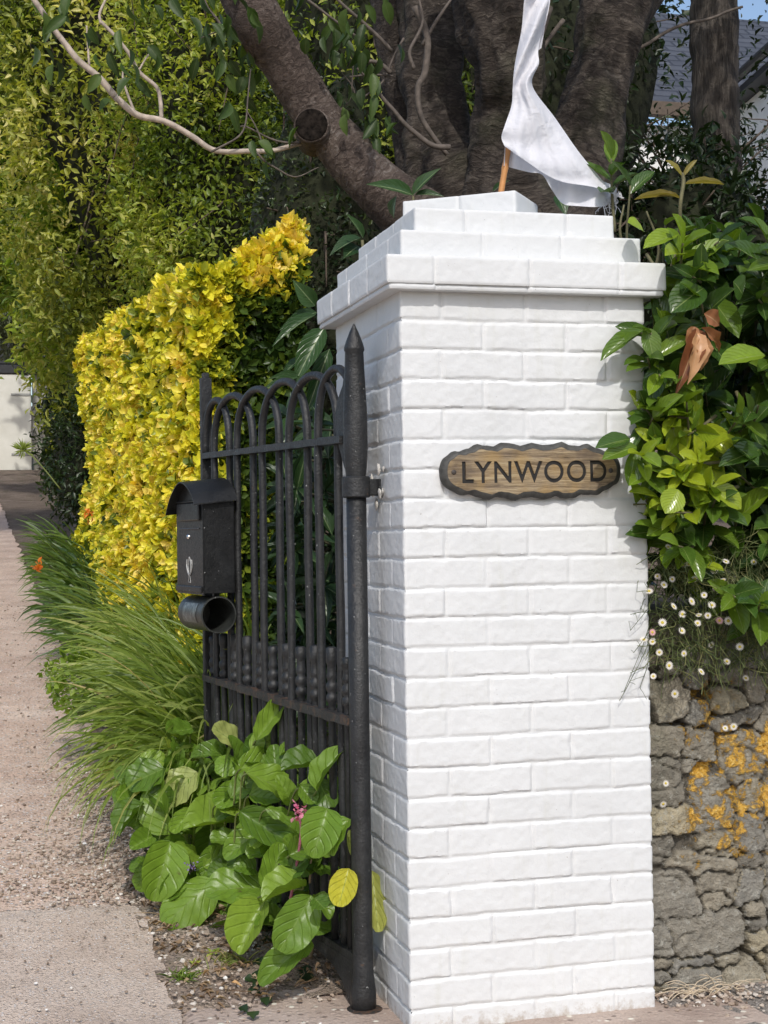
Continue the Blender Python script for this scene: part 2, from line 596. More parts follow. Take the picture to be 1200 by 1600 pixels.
# ================================================================== SETTING
def sheet(name, xs, ys, zoff, mat, wob=0.0, seed=0, dz=None):
    X, Y = np.meshgrid(xs, ys, indexing='ij')
    Z = zg(Y) + zoff
    if wob: Z = Z + wob * fbm(np.stack([X, Y, X * 0], -1), 6, seed, 3)
    if dz is not None: Z = Z + dz(X, Y)
    mb = MB(); mb.grid(np.stack([X, Y, Z], -1), flip=True)
    o = mb.build(name, mat)
    tag(o, kind='structure')
    return o


M_EARTH = mat_ground('bare_earth', [(.10, .075, .055), (.17, .13, .10), (.25, .20, .16)], 90, .3, .008, (.06, .075, .03))
M_DRIVE = mat_ground('gravel_drive', [(.47, .335, .265), (.62, .465, .37), (.74, .595, .49)], 75, .35, .008)
M_CONC = mat_ground('worn_concrete', [(.45, .35, .28), (.58, .47, .385), (.67, .565, .475)], 120, .2, .005, None, (.47, .385, .32))
M_CONC2 = mat_ground('stained_concrete', [(.31, .235, .195), (.41, .325, .27), (.50, .41, .35)], 50, .12, .003)
M_TAR = mat_ground('gritty_tarmac', [(.16, .14, .125), (.24, .215, .19), (.34, .31, .275)], 110, .3, .006)

far = np.concatenate([[-900, -200, -60, -20, -8], np.linspace(-4, 4, 33), [6, 9, 14, 25, 60, 200, 900]])
fary = np.concatenate([[-900, -200, -60, -20, -8, -4, -2, -1], np.linspace(0, 3, 31), np.linspace(3.5, 32, 58), [40, 60, 120, 300, 900]])
sheet('ground', far, fary, -.012, M_EARTH, .004, 3)


def edge_sheet(name, x0, xe, ys, z, mat, nx=26, wob=.002, seed=0, dz=None):
    """strip whose right edge follows xe(y)"""
    ys = np.asarray(ys)
    t = np.linspace(0, 1, nx) ** .6
    E = xe(ys)
    X = x0 + (E[None] - x0) * t[:, None]
    Y = np.repeat(ys[None], nx, 0)
    Z = zg(Y) + z + wob * fbm(np.stack([X, Y, X * 0], -1), 9, seed, 3)
    if dz is not None: Z = Z + dz(X, Y)
    mb = MB(); mb.grid(np.stack([X, Y, Z], -1), flip=True)
    o = mb.build(name, mat); tag(o, kind='structure'); return o


def rag(y, a, s, seed):
    return a * fbm(np.stack([y, y * 0, y * 0], -1), s, seed, 4)


edge_sheet('driveway', -4.5, lambda y: -.44 + rag(y, .03, 7, 1) - .05 * np.clip((2 - y), 0, 1), np.concatenate([np.linspace(1.30, 6, 160), np.linspace(6.2, 31, 120)]), .003, M_DRIVE, 40, .005, 2)
# the near slab stands a little above the gravel; its far edge is worn and ragged
ysl = np.linspace(-4, 1.37, 150)
edge_sheet('pavement', -4.5, lambda y: -.535 + rag(y, .014, 6, 5) - .03 * np.clip((y - 1.1) / .27, 0, 1), ysl, .010, M_CONC, 50, .002, 4,
           dz=lambda X, Y: -.012 * np.clip((Y - 1.27 + .05 * fbm(np.stack([X, Y * 0, X * 0], -1), 8, 9, 3)) / .03, 0, 1))
mb = MB()
X, Y = np.meshgrid(np.linspace(-.62, .9, 64), np.linspace(-3, .47, 60), indexing='ij')
Y = Y + (Y > .46) * .0
edge = np.clip((Y - .36 + .06 * fbm(np.stack([X, X * 0, X * 0], -1), 7, 31, 3)) / .06, 0, 1)
Z = zg(Y) + .006 - .014 * edge - .009 * np.clip((-.505 - X) / .02, 0, 1) + .0025 * fbm(np.stack([X, Y, X * 0], -1), 8, 8, 3)
mb.grid(np.stack([X, Y, Z], -1), flip=True)
tag(mb.build('gateway_slab', M_CONC2), kind='structure')
# gritty ground along the foot of the stone wall, banked up against it
mb = MB()
X, Y = np.meshgrid(np.linspace(.66, 5, 120), np.linspace(-3, .26, 60), indexing='ij')
Z = .004 + .014 * np.clip((Y + .12) / .25, 0, 1) ** 1.5 + .006 * fbm(np.stack([X, Y, X * 0], -1), 12, 12, 3) - .03 * np.clip((.70 - X) / .04, 0, 1)
mb.grid(np.stack([X, Y, Z], -1), flip=True)
tag(mb.build('wall_verge', M_TAR), kind='structure')
# garden ground held up by the wall
mb = MB()
X, Y = np.meshgrid(np.concatenate([np.linspace(.12, 3, 30), [5, 9, 20, 60]]), np.concatenate([np.linspace(.42, 6, 30), [9, 14, 20, 40]]), indexing='ij')
Z = np.maximum(zg(Y) - .05, (.92 + .10 * (Y - .4)) * np.clip((X - .12) / .6, 0, 1) ** .8 * np.clip((Y - .38) / .05 + np.clip((.75 - X) * 0, 0, 1), 0, 1)) + .03 * fbm(np.stack([X, Y, X * 0], -1), 2, 2, 3)
Z = np.where((X < .75) & (Y < .9), np.minimum(Z, .25), Z)
mb.grid(np.stack([X, Y, Z], -1), flip=True)
tag(mb.build('garden_bank', M_EARTH), kind='structure')

# ================================================================== WHITE BRICK PILLAR
PW, PD = .6635, .7034
BED = .055 + .075 * np.arange(0, 24)


def brick_ring(mb, x0, x1, y0, y1, z0, z1, beds, first_half, seed, res=.0048, zres=.004, jd=.0048, M=None, caps=True):
    """the painted brick skin round a block: a fine mesh with sunk joints, soft arrises and hand-laid wobble"""
    w_, d_ = x1 - x0, y1 - y0
    r = .0035
    # perimeter samples: (x, y, nx, ny, face, along)
    S = []
    def side(p, q, nx, ny, face, ln, rs):
        k = max(4, int(ln / rs))
        tt = np.linspace(0, 1, k + 1)
        tt = tt * (1 - 2 * r / ln) + r / ln
        for a in tt: S.append((p[0] + (q[0] - p[0]) * a, p[1] + (q[1] - p[1]) * a, nx, ny, face, a * ln, min(a, 1 - a) * ln))
    side((x0, y0), (x1, y0), 0, -1, 0, w_, res)
    side((x1, y0), (x1, y1), 1, 0, 1, d_, res * 3)
    side((x1, y1), (x0, y1), 0, 1, 2, w_, res * 5)
    side((x0, y1), (x0, y0), -1, 0, 3, d_, res)
    S = np.array(S)
    zz = np.arange(z0, z1, zres); zz = np.append(zz, z1)
    beds = np.asarray(beds)
    SX, ZZ = np.meshgrid(np.arange(len(S)), zz, indexing='ij')
    px, py, nx, ny, fc, al, ed = [S[:, i][SX] for i in range(7)]
    al = np.where(fc == 3, d_ - al, al)           # measured from the near corner
    ln = np.where((fc == 0) | (fc == 2), w_, d_)
    P3 = np.stack([px, py, ZZ], -1)
    zw = ZZ + .0022 * vnoise(P3, 9, seed) + .0012 * vnoise(P3, 40, seed + 1)
    row = np.searchsorted(beds, zw, 'right')
    db = np.min(np.abs(zw[..., None] - beds), -1) if len(beds) else np.full(zw.shape, 9.)
    nb = np.maximum(1, np.round(ln / .2215))
    uw = ln / nb
    half = ((row + (fc == 1) + (fc == 3) + first_half) % 2).astype(float)
    aw = al + .0018 * vnoise(P3, 12, seed + 5)
    u = aw / uw + half * .5
    jit = (hash3(np.floor(u + .5).astype(np.int64), row.astype(np.int64), fc.astype(np.int64), seed + 9) - .5) * .009
    k = np.round(u)
    dv = np.abs(u - k) * uw + 0 * jit
    dv = np.abs(al + .0018 * vnoise(P3, 12, seed + 5) - (k - half * .5) * uw - jit)
    dv = np.where(((k - half * .5) * uw < .02) | ((k - half * .5) * uw > ln - .02), 9., dv)
    wob = .0018 * vnoise(P3, 30, seed + 3)
    def groove(d): return np.clip(1 - (d + wob - .0026) / .0040, 0, 1) ** 1.3
    gv = groove(dv) * (.7 + .5 * hash3(k.astype(np.int64), row.astype(np.int64), fc.astype(np.int64), seed + 2))
    g = np.maximum(groove(db), np.minimum(gv, 1))
    bid = np.floor(u).astype(np.int64)
    off = (hash3(bid, row.astype(np.int64), fc.astype(np.int64), seed + 4) - .5) * .004
    tlt = (hash3(bid, row.astype(np.int64), fc.astype(np.int64), seed + 6) - .5) * .018
    fr = (u - np.floor(u) - .5) * uw
    h = (off + tlt * fr) * (1 - g) * np.clip(ed / .012, 0, 1) - jd * g + .0006 * fbm(P3, 70, seed + 7, 2) * (1 - .5 * g) + .0008 * vnoise(P3, 16, seed + 8) * (1 - g)
    cr = np.clip(1 - ed / .006, 0, 1) * .0022 * (1 + .8 * vnoise(P3, 60, seed + 11))
    h = h - cr
    top = np.clip(1 - np.minimum(ZZ - z0, z1 - ZZ) / .004, 0, 1) * .002
    h = h - top
    V = np.stack([px + nx * h, py + ny * h, ZZ], -1)
    if M is not None:
        V = V @ M[:3, :3].T + M[:3, 3]
    a, b = V.shape[:2]
    i = np.arange(a)[:, None] * b; i2 = ((np.arange(a) + 1) % a)[:, None] * b; j = np.arange(b - 1)[None]
    q = np.stack([i + j, i2 + j, i2 + j + 1, i + j + 1], -1).reshape(-1, 4)
    mb.add(V.reshape(-1, 3), q, [[kk * b + b - 1 for kk in range(a)], [kk * b for kk in range(a)][::-1]] if caps else None)


PIL = thing('gate_pillar', (PW / 2, PD / 2, 0), 'tall white painted brick gate pillar with a stepped cap', 'gate pillar')
mb = MB(); brick_ring(mb, 0, PW, 0, PD, -.06, 1.862, BED, 1, 21)
mb.build('shaft', M_PAINT, PIL, sharp=50)
mb = MB(); brick_ring(mb, -.045, PW + .045, -.045, PD + .045, 1.866, 1.936, [], 1, 33, jd=.0055)
mb.build('corbel_course', M_PAINT, PIL, sharp=50)
mb = MB()
brick_ring(mb, -.039, PW + .039, -.039, PD + .039, 1.852, 1.866, [], 1, 34)
mb.build('drip_fillet', M_PAINT, PIL, sharp=50)
mb = MB(); brick_ring(mb, .006, PW - .004, .006, PD - .005, 1.936, 2.008, [], 0, 35, jd=.0055)
mb.build('cap_course', M_PAINT, PIL, sharp=50)
mb = MB(); brick_ring(mb, .058, PW - .056, .056, PD - .056, 2.008, 2.076, [], 1, 36, jd=.0055)
mb.build('cap_course', M_PAINT, PIL, sharp=50)
cor = at(805, 297, .24)
ang = math.radians(-37)
Mb = np.eye(4); Mb[:2, :2] = [[math.cos(ang), -math.sin(ang)], [math.sin(ang), math.cos(ang)]]
Mb[:3, 3] = [cor[0], cor[1], 2.076]
mb = MB(); brick_ring(mb, -.33, 0, 0, .222, 0, cor[2] - 2.076, [], 1, 37, M=Mb, jd=.0055)
mb.build('top_block', M_PAINT, PIL, sharp=50)
BLK = (cor, Mb)

# ================================================================== HOUSE NAME SIGN
def mat_signwood():
    m, t, out = NT('weathered_sign_wood')
    co = objco(t, (3, 3, 42))
    n = noise(t, 3.2, 7, .7, co, .6)
    n2 = noise(t, 14, 3, .5, objco(t))
    c = ramp(t, n, [(.30, (.045, .032, .022)), (.42, (.16, .115, .072)), (.56, (.31, .235, .14)), (.70, (.45, .38, .25))])
    c = mixc(t, ramp(t, n2, [(.50, 0.0), (.70, .5)]), c, (.36, .23, .075))
    c = mixc(t, ramp(t, noise(t, 9, 4, .6, objco(t)), [(.54, 0.0), (.68, .6)]), c, (.075, .055, .045))
    finish(t, out, c, .5, n, .004, .8, .4)
    return m


SG = thing('house_sign', at(830, 737, 0), 'wavy edged wooden house name plaque on the white pillar', 'sign')
cs = at(832, 736, -.02)
ex = nrm(at(960, 733, -.02) - at(700, 740, -.02)); ex = np.array([1, 0, ex[2] / ex[0] * .3]); ex = nrm(ex); ez = np.array([-ex[2], 0, ex[0]])
HW, HH = .2425, .069


def sign_outline(grow, n=180):
    """stadium with a hand-carved wavy edge"""
    pts = []
    for k in range(n):
        a = k / n * 2 * math.pi
        c, s = math.cos(a), math.sin(a)
        x = HW * math.copysign(abs(c) ** .62, c); z = HH * math.copysign(abs(s) ** .75, s)
        wv = .0042 * math.sin(x * 84 + (1.2 if z > 0 else 2.6)) * (1 - (abs(x) / HW) ** 6) + .0015 * math.sin(x * 190 + z * 70)
        z += wv if z > 0 else wv * .9
        l = math.hypot(x / HW, z / HH)
        x += grow * (x / HW) / l; z += grow * (z / HH) / l
        pts.append((x, z))
    return np.array(pts)


def sgp(xz, y):
    xz = np.asarray(xz)
    return np.stack([cs[0] + xz[:, 0] * ex[0] + xz[:, 1] * ez[0], np.full(len(xz), y), cs[2] + xz[:, 0] * ex[2] + xz[:, 1] * ez[2]], -1)


o0, o1, o2 = sign_outline(.0), sign_outline(.001), sign_outline(-.0125)
k = len(o0)
mb = MB()
V = np.concatenate([sgp(o0, .002), sgp(o1, -.017), sgp(o2, -.026), sgp(sign_outline(-.0145), -.026)])
q = [[r * k + i, r * k + (i + 1) % k, (r + 1) * k + (i + 1) % k, (r + 1) * k + i] for r in range(3) for i in range(k)]
mb.add(V, q, [list(range(k))[::-1]])
mb.build('bark_rim', mat_simple('dark_painted_bark', (.055, .054, .05), .6, var=.4, scale=60, bd=.004), SG, sharp=60)
mb = MB()
oi = sign_outline(-.0142)
mb.prism(sgp(oi, -.0265), (0, .018, 0))
board = mb.build('board', None, SG, smooth=False)
# lettering carved into the board
tc = bpy.data.curves.new('letters', 'FONT')
tc.body = 'LYNWOOD'
tc.size = .076
tc.extrude = .02
tc.offset = .0016
tc.space_character = 1.12
tc.align_x = 'CENTER'
to = bpy.data.objects.new('letters', tc)
COL.objects.link(to)
bpy.context.view_layer.update()
dg = bpy.context.evaluated_depsgraph_get()
lm = bpy.data.meshes.new_from_object(to.evaluated_get(dg))
bpy.data.objects.remove(to)
LV = np.zeros(len(lm.vertices) * 3); lm.vertices.foreach_get('co', LV); LV = LV.reshape(-1, 3)
lx, ly = LV[:, 0], LV[:, 1]
LWd = .392
lx = (lx - (lx.max() + lx.min()) / 2) * LWd / (lx.max() - lx.min()) + .006
ly = (ly - (ly.max() + ly.min()) / 2) * .056 / (ly.max() - ly.min()) - .002
def set_letters(y_front, y_back):
    yy = np.where(LV[:, 2] > 0, y_front, y_back)
    W_ = sgp(np.stack([lx, ly], -1), 0); W_[:, 1] = yy
    return W_
cut = lm.copy()
cut.vertices.foreach_set('co', set_letters(-.035, -.0205).ravel()); cut.update()
co_ = bpy.data.objects.new('cutter', cut); COL.objects.link(co_)
bm_ = board.modifiers.new('cut', 'BOOLEAN'); bm_.operation = 'DIFFERENCE'; bm_.object = co_; bm_.solver = 'EXACT'
bpy.context.view_layer.update()
dg = bpy.context.evaluated_depsgraph_get()
nm = bpy.data.meshes.new_from_object(board.evaluated_get(dg))
board.modifiers.clear()
board.data = nm
nm.materials.clear(); nm.materials.append(mat_signwood())
bpy.data.objects.remove(co_)
lm.vertices.foreach_set('co', set_letters(-.0218, -.0195).ravel()); lm.update()
lm.materials.clear(); lm.materials.append(mat_simple('letter_paint', (.016, .014, .013), .5, var=.4, scale=80))
lo = bpy.data.objects.new('lettering', lm); COL.objects.link(lo)
lo.parent = SG; lo.matrix_parent_inverse = Matrix.Translation(-SG.location)
for sx in (-1, 1):
    mb = MB(); c = sgp(np.array([[sx * .212, -.001]]), -.0262)[0]
    mb.lathe(c, [(.0065, 0), (.0065, .0012), (.004, .0022), (.0005, .0024)], 12, (0, -1, 0))
    mb.build('screw', mat_simple('dull_screw', (.06, .05, .045), .5) if sx < 0 else bpy.data.materials['dull_screw'], SG)

# ================================================================== IRON GATE
P0 = np.array([-.066, .215, 0.0])
ga = math.radians(-10.3)
GD = np.array([math.sin(ga), math.cos(ga), 0.0])     # along the gate, hinge to free end
GN = np.array([GD[1], -GD[0], 0.0])                  # across it, towards the pillar side
GZ = np.array([0, 0, 1.0])


def G(s, off, z): return P0 + GD * s + GN * off + GZ * z


GT = thing('iron_gate', G(0, 0, 0), 'open black wrought iron gate with looped bar tops beside the white pillar', 'gate')
# heel post with spear head
mb = MB()
mb.lathe(G(0, 0, .0), [(.034, 0), (.034, .05), (.028, .10), (.027, .14), (.0265, .7), (.0265, 1.343)], 14)
mb.build('heel_post', M_IRON, GT)
mb = MB()
prof = [(.026, 1.395), (.029, 1.42), (.032, 1.47), (.032, 1.55), (.029, 1.62), (.026, 1.68), (.0245, 1.722), (.027, 1.727), (.027, 1.733), (.021, 1.752), (.012, 1.775), (.0015, 1.797)]
mb.lathe(G(0, 0, 0), prof, 14)
mb.prism([G(.015, -.008, 1.385), G(.055, -.008, 1.42), G(.085, -.008, 1.47), G(.118, -.008, 1.53), G(.10, -.008, 1.60), G(.06, -.008, 1.64), G(.05, -.008, 1.67), G(.015, -.008, 1.70)][::-1], GN * .016)
mb.build('spear_head', M_IRON, GT, sharp=40)
mb = MB()
mb.lathe(G(0, 0, 0), [(.033, 1.340), (.0375, 1.343), (.0375, 1.392), (.033, 1.396)], 18)
mb.box(G(-.005, .045, 1.367), [GD, GN, GZ], (.014, .03, .022), .003)
mb.build('hinge_collar', M_IRON, GT, sharp=40)
# free end stile
mb = MB()
mb.box(G(1.195, 0, .93), [GD, GN, GZ], (.010, .019, .84), .003)
mb.box(G(1.195, 0, 1.775), [GD, GN, GZ], (.007, .012, .012), .004)
mb.build('end_stile', M_IRON, GT, smooth=False)
# rails
def rail(z0, z1, hz, hn, mat, name, s0=.03, s1=1.19):
    mb = MB()
    n = 40
    ss = np.linspace(s0, s1, n)
    zz = z0 + (z1 - z0) * (ss - s0) / (s1 - s0)
    ring = [(-hn, -hz), (hn, -hz), (hn, hz), (-hn, hz)]
    V = np.array([[G(s, o, z + h) + .0025 * np.array([0, 0, 1]) * float(vnoise(np.array([s, o, h * 9]), 30, 3)) for o, h in ring] for s, z in zip(ss, zz)])
    i = np.arange(n - 1)[:, None] * 4; j = np.arange(4)[None]
    qd = np.stack([i + j, i + (j + 1) % 4, i + 4 + (j + 1) % 4, i + 4 + j], -1).reshape(-1, 4)[:, ::-1]
    mb.add(V.reshape(-1, 3), qd, [[0, 1, 2, 3], [(n - 1) * 4 + a for a in (3, 2, 1, 0)]])
    return mb.build(name, mat, GT, smooth=False)
rail(1.497, 1.510, .0095, .020, M_IRON, 'top_rail', .06)
rail(.752, .780, .011, .026, M_IRONR, 'middle_rail', .02)
rail(.112, .135, .013, .018, M_IRON, 'bottom_rail', .02)
SB = [1.098 - .108 * j for j in range(10)]
hoops = [(None, 1), (0, 3), (2, 5), (4, 7), (6, 9), (8, None)]
used = set()
for a, b in hoops:
    sa = SB[a] if a is not None else 1.188
    sb = SB[b] if b is not None else .012
    sc, hw = (sa + sb) / 2, (sa - sb) / 2
    off = .006
    pts = []
    if a is not None:
        for z in np.linspace(.12, 1.50, 24): pts.append((sa, -off, z))
    crown = .185 + .008 * random.uniform(-1, 1)
    base = 1.50 if b is not None and a is not None else 1.50
    for th in np.linspace(0, math.pi, 25)[(0 if a is None else 1):(None if b is None else -1)]:
        pts.append((sc + hw * math.cos(th), -off * math.cos(th), base + crown * math.sin(th) ** .72))
    if b is not None:
        for z in np.linspace(1.50, .12, 24): pts.append((sb, off, z))
    path = np.array([G(s, o, z) for s, o, z in pts])
    # hammered bars are never quite straight
    path = path + .0022 * np.stack([vnoise(path, 5, 50 + len(used)), vnoise(path, 5, 70 + len(used)), path[:, 0] * 0], -1)
    used.add((a, b))
    mb = MB(); mb.tube(path, .0118 + .0007 * vnoise(path, 22, 5), 9)
    mb.build('hoop_bar', M_IRON, GT)
# dog bars between them, with beaded tops
for i in range(11):
    s = .071 + .108 * i
    mb = MB()
    zt = .925 + random.uniform(-.012, .012)
    pr = [(.0105, .12), (.0105, .772), (.0105, .786), (.015, .792), (.0165, .80), (.015, .808), (.011, .813), (.0155, .821), (.017, .83), (.0155, .839), (.011, .845), (.014, .853), (.015, .861), (.0125, .869), (.0125, .89), (.0155, .897), (.0155, zt), (.009, zt + .004)]
    mb.lathe(G(s, .002 * random.uniform(-1, 1), 0), pr, 10)
    mb.build('dog_bar', M_IRON, GT)
# heel gusset that drops from the bottom rail to the foot of the post
mb = MB()
gus = [(.02, .145), (.33, .150), (.335, .105), (.24, .098), (.16, .085), (.105, .062), (.07, .03), (.055, .008), (.02, .004)]
mb.prism([G(s, -.017, z) for s, z in gus][::-1], GN * .034)
mb.build('heel_gusset', M_IRON, GT, smooth=False)
mb = MB()
mb.lathe(G(0, 0, -.002), [(.055, 0), (.056, .006), (.034, .012)], 16)
mb.build('foot_plate', M_IRONR, GT, sharp=40)
# broken cement where the collar is let into the pillar
mb = MB()
for kk in range(9):
    p = np.array([-.006 + random.uniform(-.014, .004), .20 + random.uniform(-.05, .05), 1.37 + random.uniform(-.05, .045)])
    mb.blob(p, np.array([.004, .012, .014]) * random.uniform(.6, 1.2), kk, .5, 8, 6)
o = mb.build('broken_cement', mat_simple('old_cement', (.5, .48, .44), .9, var=.3, scale=90, bd=.004), PIL)

# ================================================================== MAILBOX
MS, MO = .985, -.028      # centre along the gate; back face offset (to the drive side)
MBX = thing('mailbox', G(MS, MO, 1.0), 'black metal mailbox with newspaper tube hung on the iron gate', 'mailbox')
zb, zt = 1.068, 1.352
hw = .128; dp = .100
def X3(s, o, z): return G(MS + s, MO - o, z)       # o grows outwards from the gate
mb = MB()
# hollow case: back, two sides, floor, arched front
arch = [(hw * math.sin(a), zt + .056 * math.cos(a) ** .9) for a in np.linspace(-math.pi / 2 + .02, math.pi / 2 - .02, 17)]
mb.box(X3(0, .002, (zb + zt) / 2), [GD, -GN, GZ], (hw, .002, (zt - zb) / 2), .0008)
for sg in (-1, 1):
    mb.box(X3(sg * (hw - .0015), dp / 2, (zb + zt) / 2), [GD, -GN, GZ], (.0015, dp / 2 - .001, (zt - zb) / 2), .0006)
mb.box(X3(0, dp / 2, zb + .002), [GD, -GN, GZ], (hw - .003, dp / 2 - .001, .002), .0006)
mb.build('case', M_BOX, MBX, smooth=False)
mb = MB()
fr = [(-hw, zb - .004)] + arch + [(hw, zb - .004)]
mb.prism([X3(s, dp, z) for s, z in fr], -GN * .004)
mb.build('front_panel', M_BOX, MBX, smooth=False)
mb = MB()
mb.box(X3(-.004, dp + .009, zt - .030), [GD, -GN, GZ], (hw * .84, .004, .028), .003)
mb.tube([X3(s, dp + .008, zt + .002) for s in np.linspace(-hw * .9, hw * .86, 8)], .0035, 7)
mb.build('slot_flap', M_BOX, MBX, smooth=False)
mb = MB()
mb.tube([X3(s, dp + .005, zt - .083) for s in np.linspace(-hw * .8, hw * .8, 8)], .0022, 6)
mb.build('pressed_ridge', M_BOX, MBX, smooth=False)
mb = MB(); mb.box(X3(0, dp + .007, zb + .012), [GD, -GN, GZ], (hw * .97, .004, .009), .002)
mb.build('bottom_lip', M_BOX, MBX, smooth=False)
M_STEEL = mat_simple('bright_steel', (.75, .75, .74), .22, 1.0, .1)
mb = MB(); mb.lathe(X3(.006, dp + .003, zt - .108), [(.0085, 0), (.0085, .003), (.006, .0065), (.001, .008)], 12, -GN)
mb.build('lock', M_STEEL, MBX)
mb = MB()
ze = 1.155
def arcpath(s0, pts): return spline([X3(s, dp + .0055, z) for s, z in pts], 6)
ring = [(.012 * math.sin(a), ze + .027 * math.cos(a) - .002) for a in np.linspace(0, 2 * math.pi, 20)]
mb.tube([X3(s, dp + .0055, z) for s, z in ring], .0016, 6, cap=False)
for sg in (-1, 1):
    mb.tube(arcpath(0, [(sg * .023, ze + .018), (sg * .026, ze), (sg * .018, ze - .02), (sg * .003, ze - .034)]), [.0006] + [.0019] * 17 + [.0009], 6)
    mb.tube(arcpath(0, [(sg * .004, ze - .034), (sg * .012, ze - .056)]), .0008, 6)
mb.tube([X3(-.012, dp + .0055, zb + .033), X3(.012, dp + .0055, zb + .033)], .0011, 6)
mb.build('emblem', mat_simple('worn_silver_print', (.42, .42, .41), .45, .3, .3), MBX)
# curved lid, sprung open a little at the near side
mb = MB()
tp = []
for x in np.linspace(-1, 1, 25):
    z = .074 * (1 - abs(x) ** 1.7) - .012 * max(0, abs(x) - .8) / .2
    tp.append((x * (hw + .016), z))
tl = np.array([0, 0, 0])
def lidp(s, z, o):
    # the lid leans back and lifts on the hinge side
    return X3(s, o, zt - .004 + z + .006 - .10 * (o - .02) + .012 * (-s / hw))
oo = np.linspace(-.006, dp + .036, 8)
up = np.array([[lidp(s, z, o) for s, z in tp] for o in oo]); dn = np.array([[lidp(s, z - .0035, o) for s, z in tp] for o in oo])
mb.grid(up); mb.grid(dn, flip=True)
for e in (0, -1): mb.grid(np.stack([up[e], dn[e]]), flip=(e == -1))
for e in (0, -1): mb.grid(np.stack([up[:, e], dn[:, e]]), flip=(e == 0))
mb.build('lid', M_BOX, MBX, sharp=50)
# newspaper tube under the case
rt = .055; zc = zb - .012 - rt; oc = .052
mb = MB()
prf = [(rt, -.118), (rt, .112), (rt + .0025, .114), (rt + .0025, .121), (rt - .002, .121), (rt - .002, -.116), (.001, -.116), (.001, -.118), (rt, -.118)]
th = np.arange(32) / 32 * 2 * np.pi
V = np.array([[X3(-h, oc + r * math.cos(a), zc + r * math.sin(a)) for a in th] for r, h in prf])
i = np.arange(len(prf) - 1)[:, None] * 32; j = np.arange(32)[None]
mb.add(V.reshape(-1, 3), np.stack([i + j, i + (j + 1) % 32, i + 32 + (j + 1) % 32, i + 32 + j], -1).reshape(-1, 4))
mb.build('newspaper_tube', mat_iron('weathered_plastic', (.022, .024, .022), -.35, .42, .001), MBX, sharp=40)
def mat_worn():
    m, t, out = NT('worn_label')
    n = noise(t, 120, 5, .7, objco(t, (1, 1, .35)))
    c = ramp(t, n, [(.42, (.035, .04, .038)), (.56, (.11, .125, .12)), (.7, (.28, .31, .30))])
    finish(t, out, c, .35, n, .001)
    return m
mb = MB()
A = np.linspace(math.radians(-28), math.radians(38), 10)
mb.grid(np.array([[X3(h, oc + (rt + .0012) * math.cos(a), zc + (rt + .0012) * math.sin(a)) for a in A] for h in np.linspace(-.06, .07, 8)]))
mb.build('worn_label', mat_worn(), MBX)

# ================================================================== FLAG
FL = thing('flag', at(783, 297, .36), 'white cloth flag twisted round a bamboo cane on top of the pillar', 'flag')
pb = at(783, 300, .36); pt = at(838, -40, .36)
pb = pb + (pb - pt) * .02
mb = MB()
pth = np.array([pb + (pt - pb) * t for t in np.linspace(0, 1, 40)])
rr = np.full(40, .0085); rr[[5, 14, 23, 32]] = .0102
mb.tube(pth, rr, 10)
mb.build('cane', mat_simple('bamboo', (.47, .22, .075), .5, var=.25, scale=20), FL)
def mat_cloth():
    m, t, out = NT('white_cotton')
    n = math_(t, 'ADD', math_(t, 'MULTIPLY', noise(t, 420, 2, .5, objco(t)), .25), math_(t, 'MULTIPLY', noise(t, 22, 4, .55, objco(t), 1.2), 2.2))
    b = t.nodes.new('ShaderNodeBsdfPrincipled')
    b.inputs['Base Color'].default_value = (.74, .74, .78, 1)
    b.inputs['Roughness'].default_value = .85
    bn = nd(t, 'Bump', {'Strength': .6, 'Distance': .005}); t.links.new(n, bn.inputs['Height']); t.links.new(bn.outputs[0], b.inputs['Normal'])
    tr = t.nodes.new('ShaderNodeBsdfTranslucent'); tr.inputs[0].default_value = (.8, .8, .84, 1)
    ms = nd(t, 'MixShader', {0: .2})
    t.links.new(b.outputs[0], ms.inputs[1]); t.links.new(tr.outputs[0], ms.inputs[2]); t.links.new(ms.outputs[0], out.inputs[0])
    return m
M_CLOTH = mat_cloth()
FY = .35
mb = MB()
# wrapped length of cloth spiralling up the cane
nv_, nu_ = 70, 40
Lc = spline([(822, -12), (819, 0), (815, 45), (808, 80), (803, 110), (801, 138), (799, 165), (789, 195), (783.5, 214), (788, 228)], 8)
Rc = spline([(858, -12), (857, 10), (848, 45), (841, 80), (842, 100), (832, 134), (868, 185), (905, 238), (940, 280), (962, 305)], 8)
nv_ = len(Lc)
V = np.zeros((nv_, nu_, 3))
for a in range(nv_):
    vv = a / (nv_ - 1)
    spread = np.clip((vv - .5) / .5, 0, 1)
    for b in range(nu_):
        u = b / (nu_ - 1)
        p = Lc[a] * (1 - u) + Rc[a] * u
        # the lower hem sags between the two corners
        sag = spread ** 3
        p = p + np.array([0, 1]) * sag * (9 * math.sin(math.pi * u) ** 1.1 - 5 * math.sin(3 * math.pi * u) * u) + np.array([-12, 0]) * sag * math.sin(math.pi * u)
        tw = (1 - spread)
        depth = -.022 * tw * math.sin(math.pi * u) ** .7 - .018 * tw * math.sin(2 * math.pi * (u * 1.1 + vv * 2.6))
        depth += -.05 * spread * math.sin(math.pi * u) + spread * (.020 * math.sin(u * 8 - vv * 2.6) * (1 - u * .4) + .008 * math.sin(u * 29 + vv * 6) * (1 - .5 * u) + .006 * math.sin(vv * 30 + u * 6))
        V[a, b] = at(p[0], p[1], FY - .012 + depth)
mb.grid(V, flip=False)
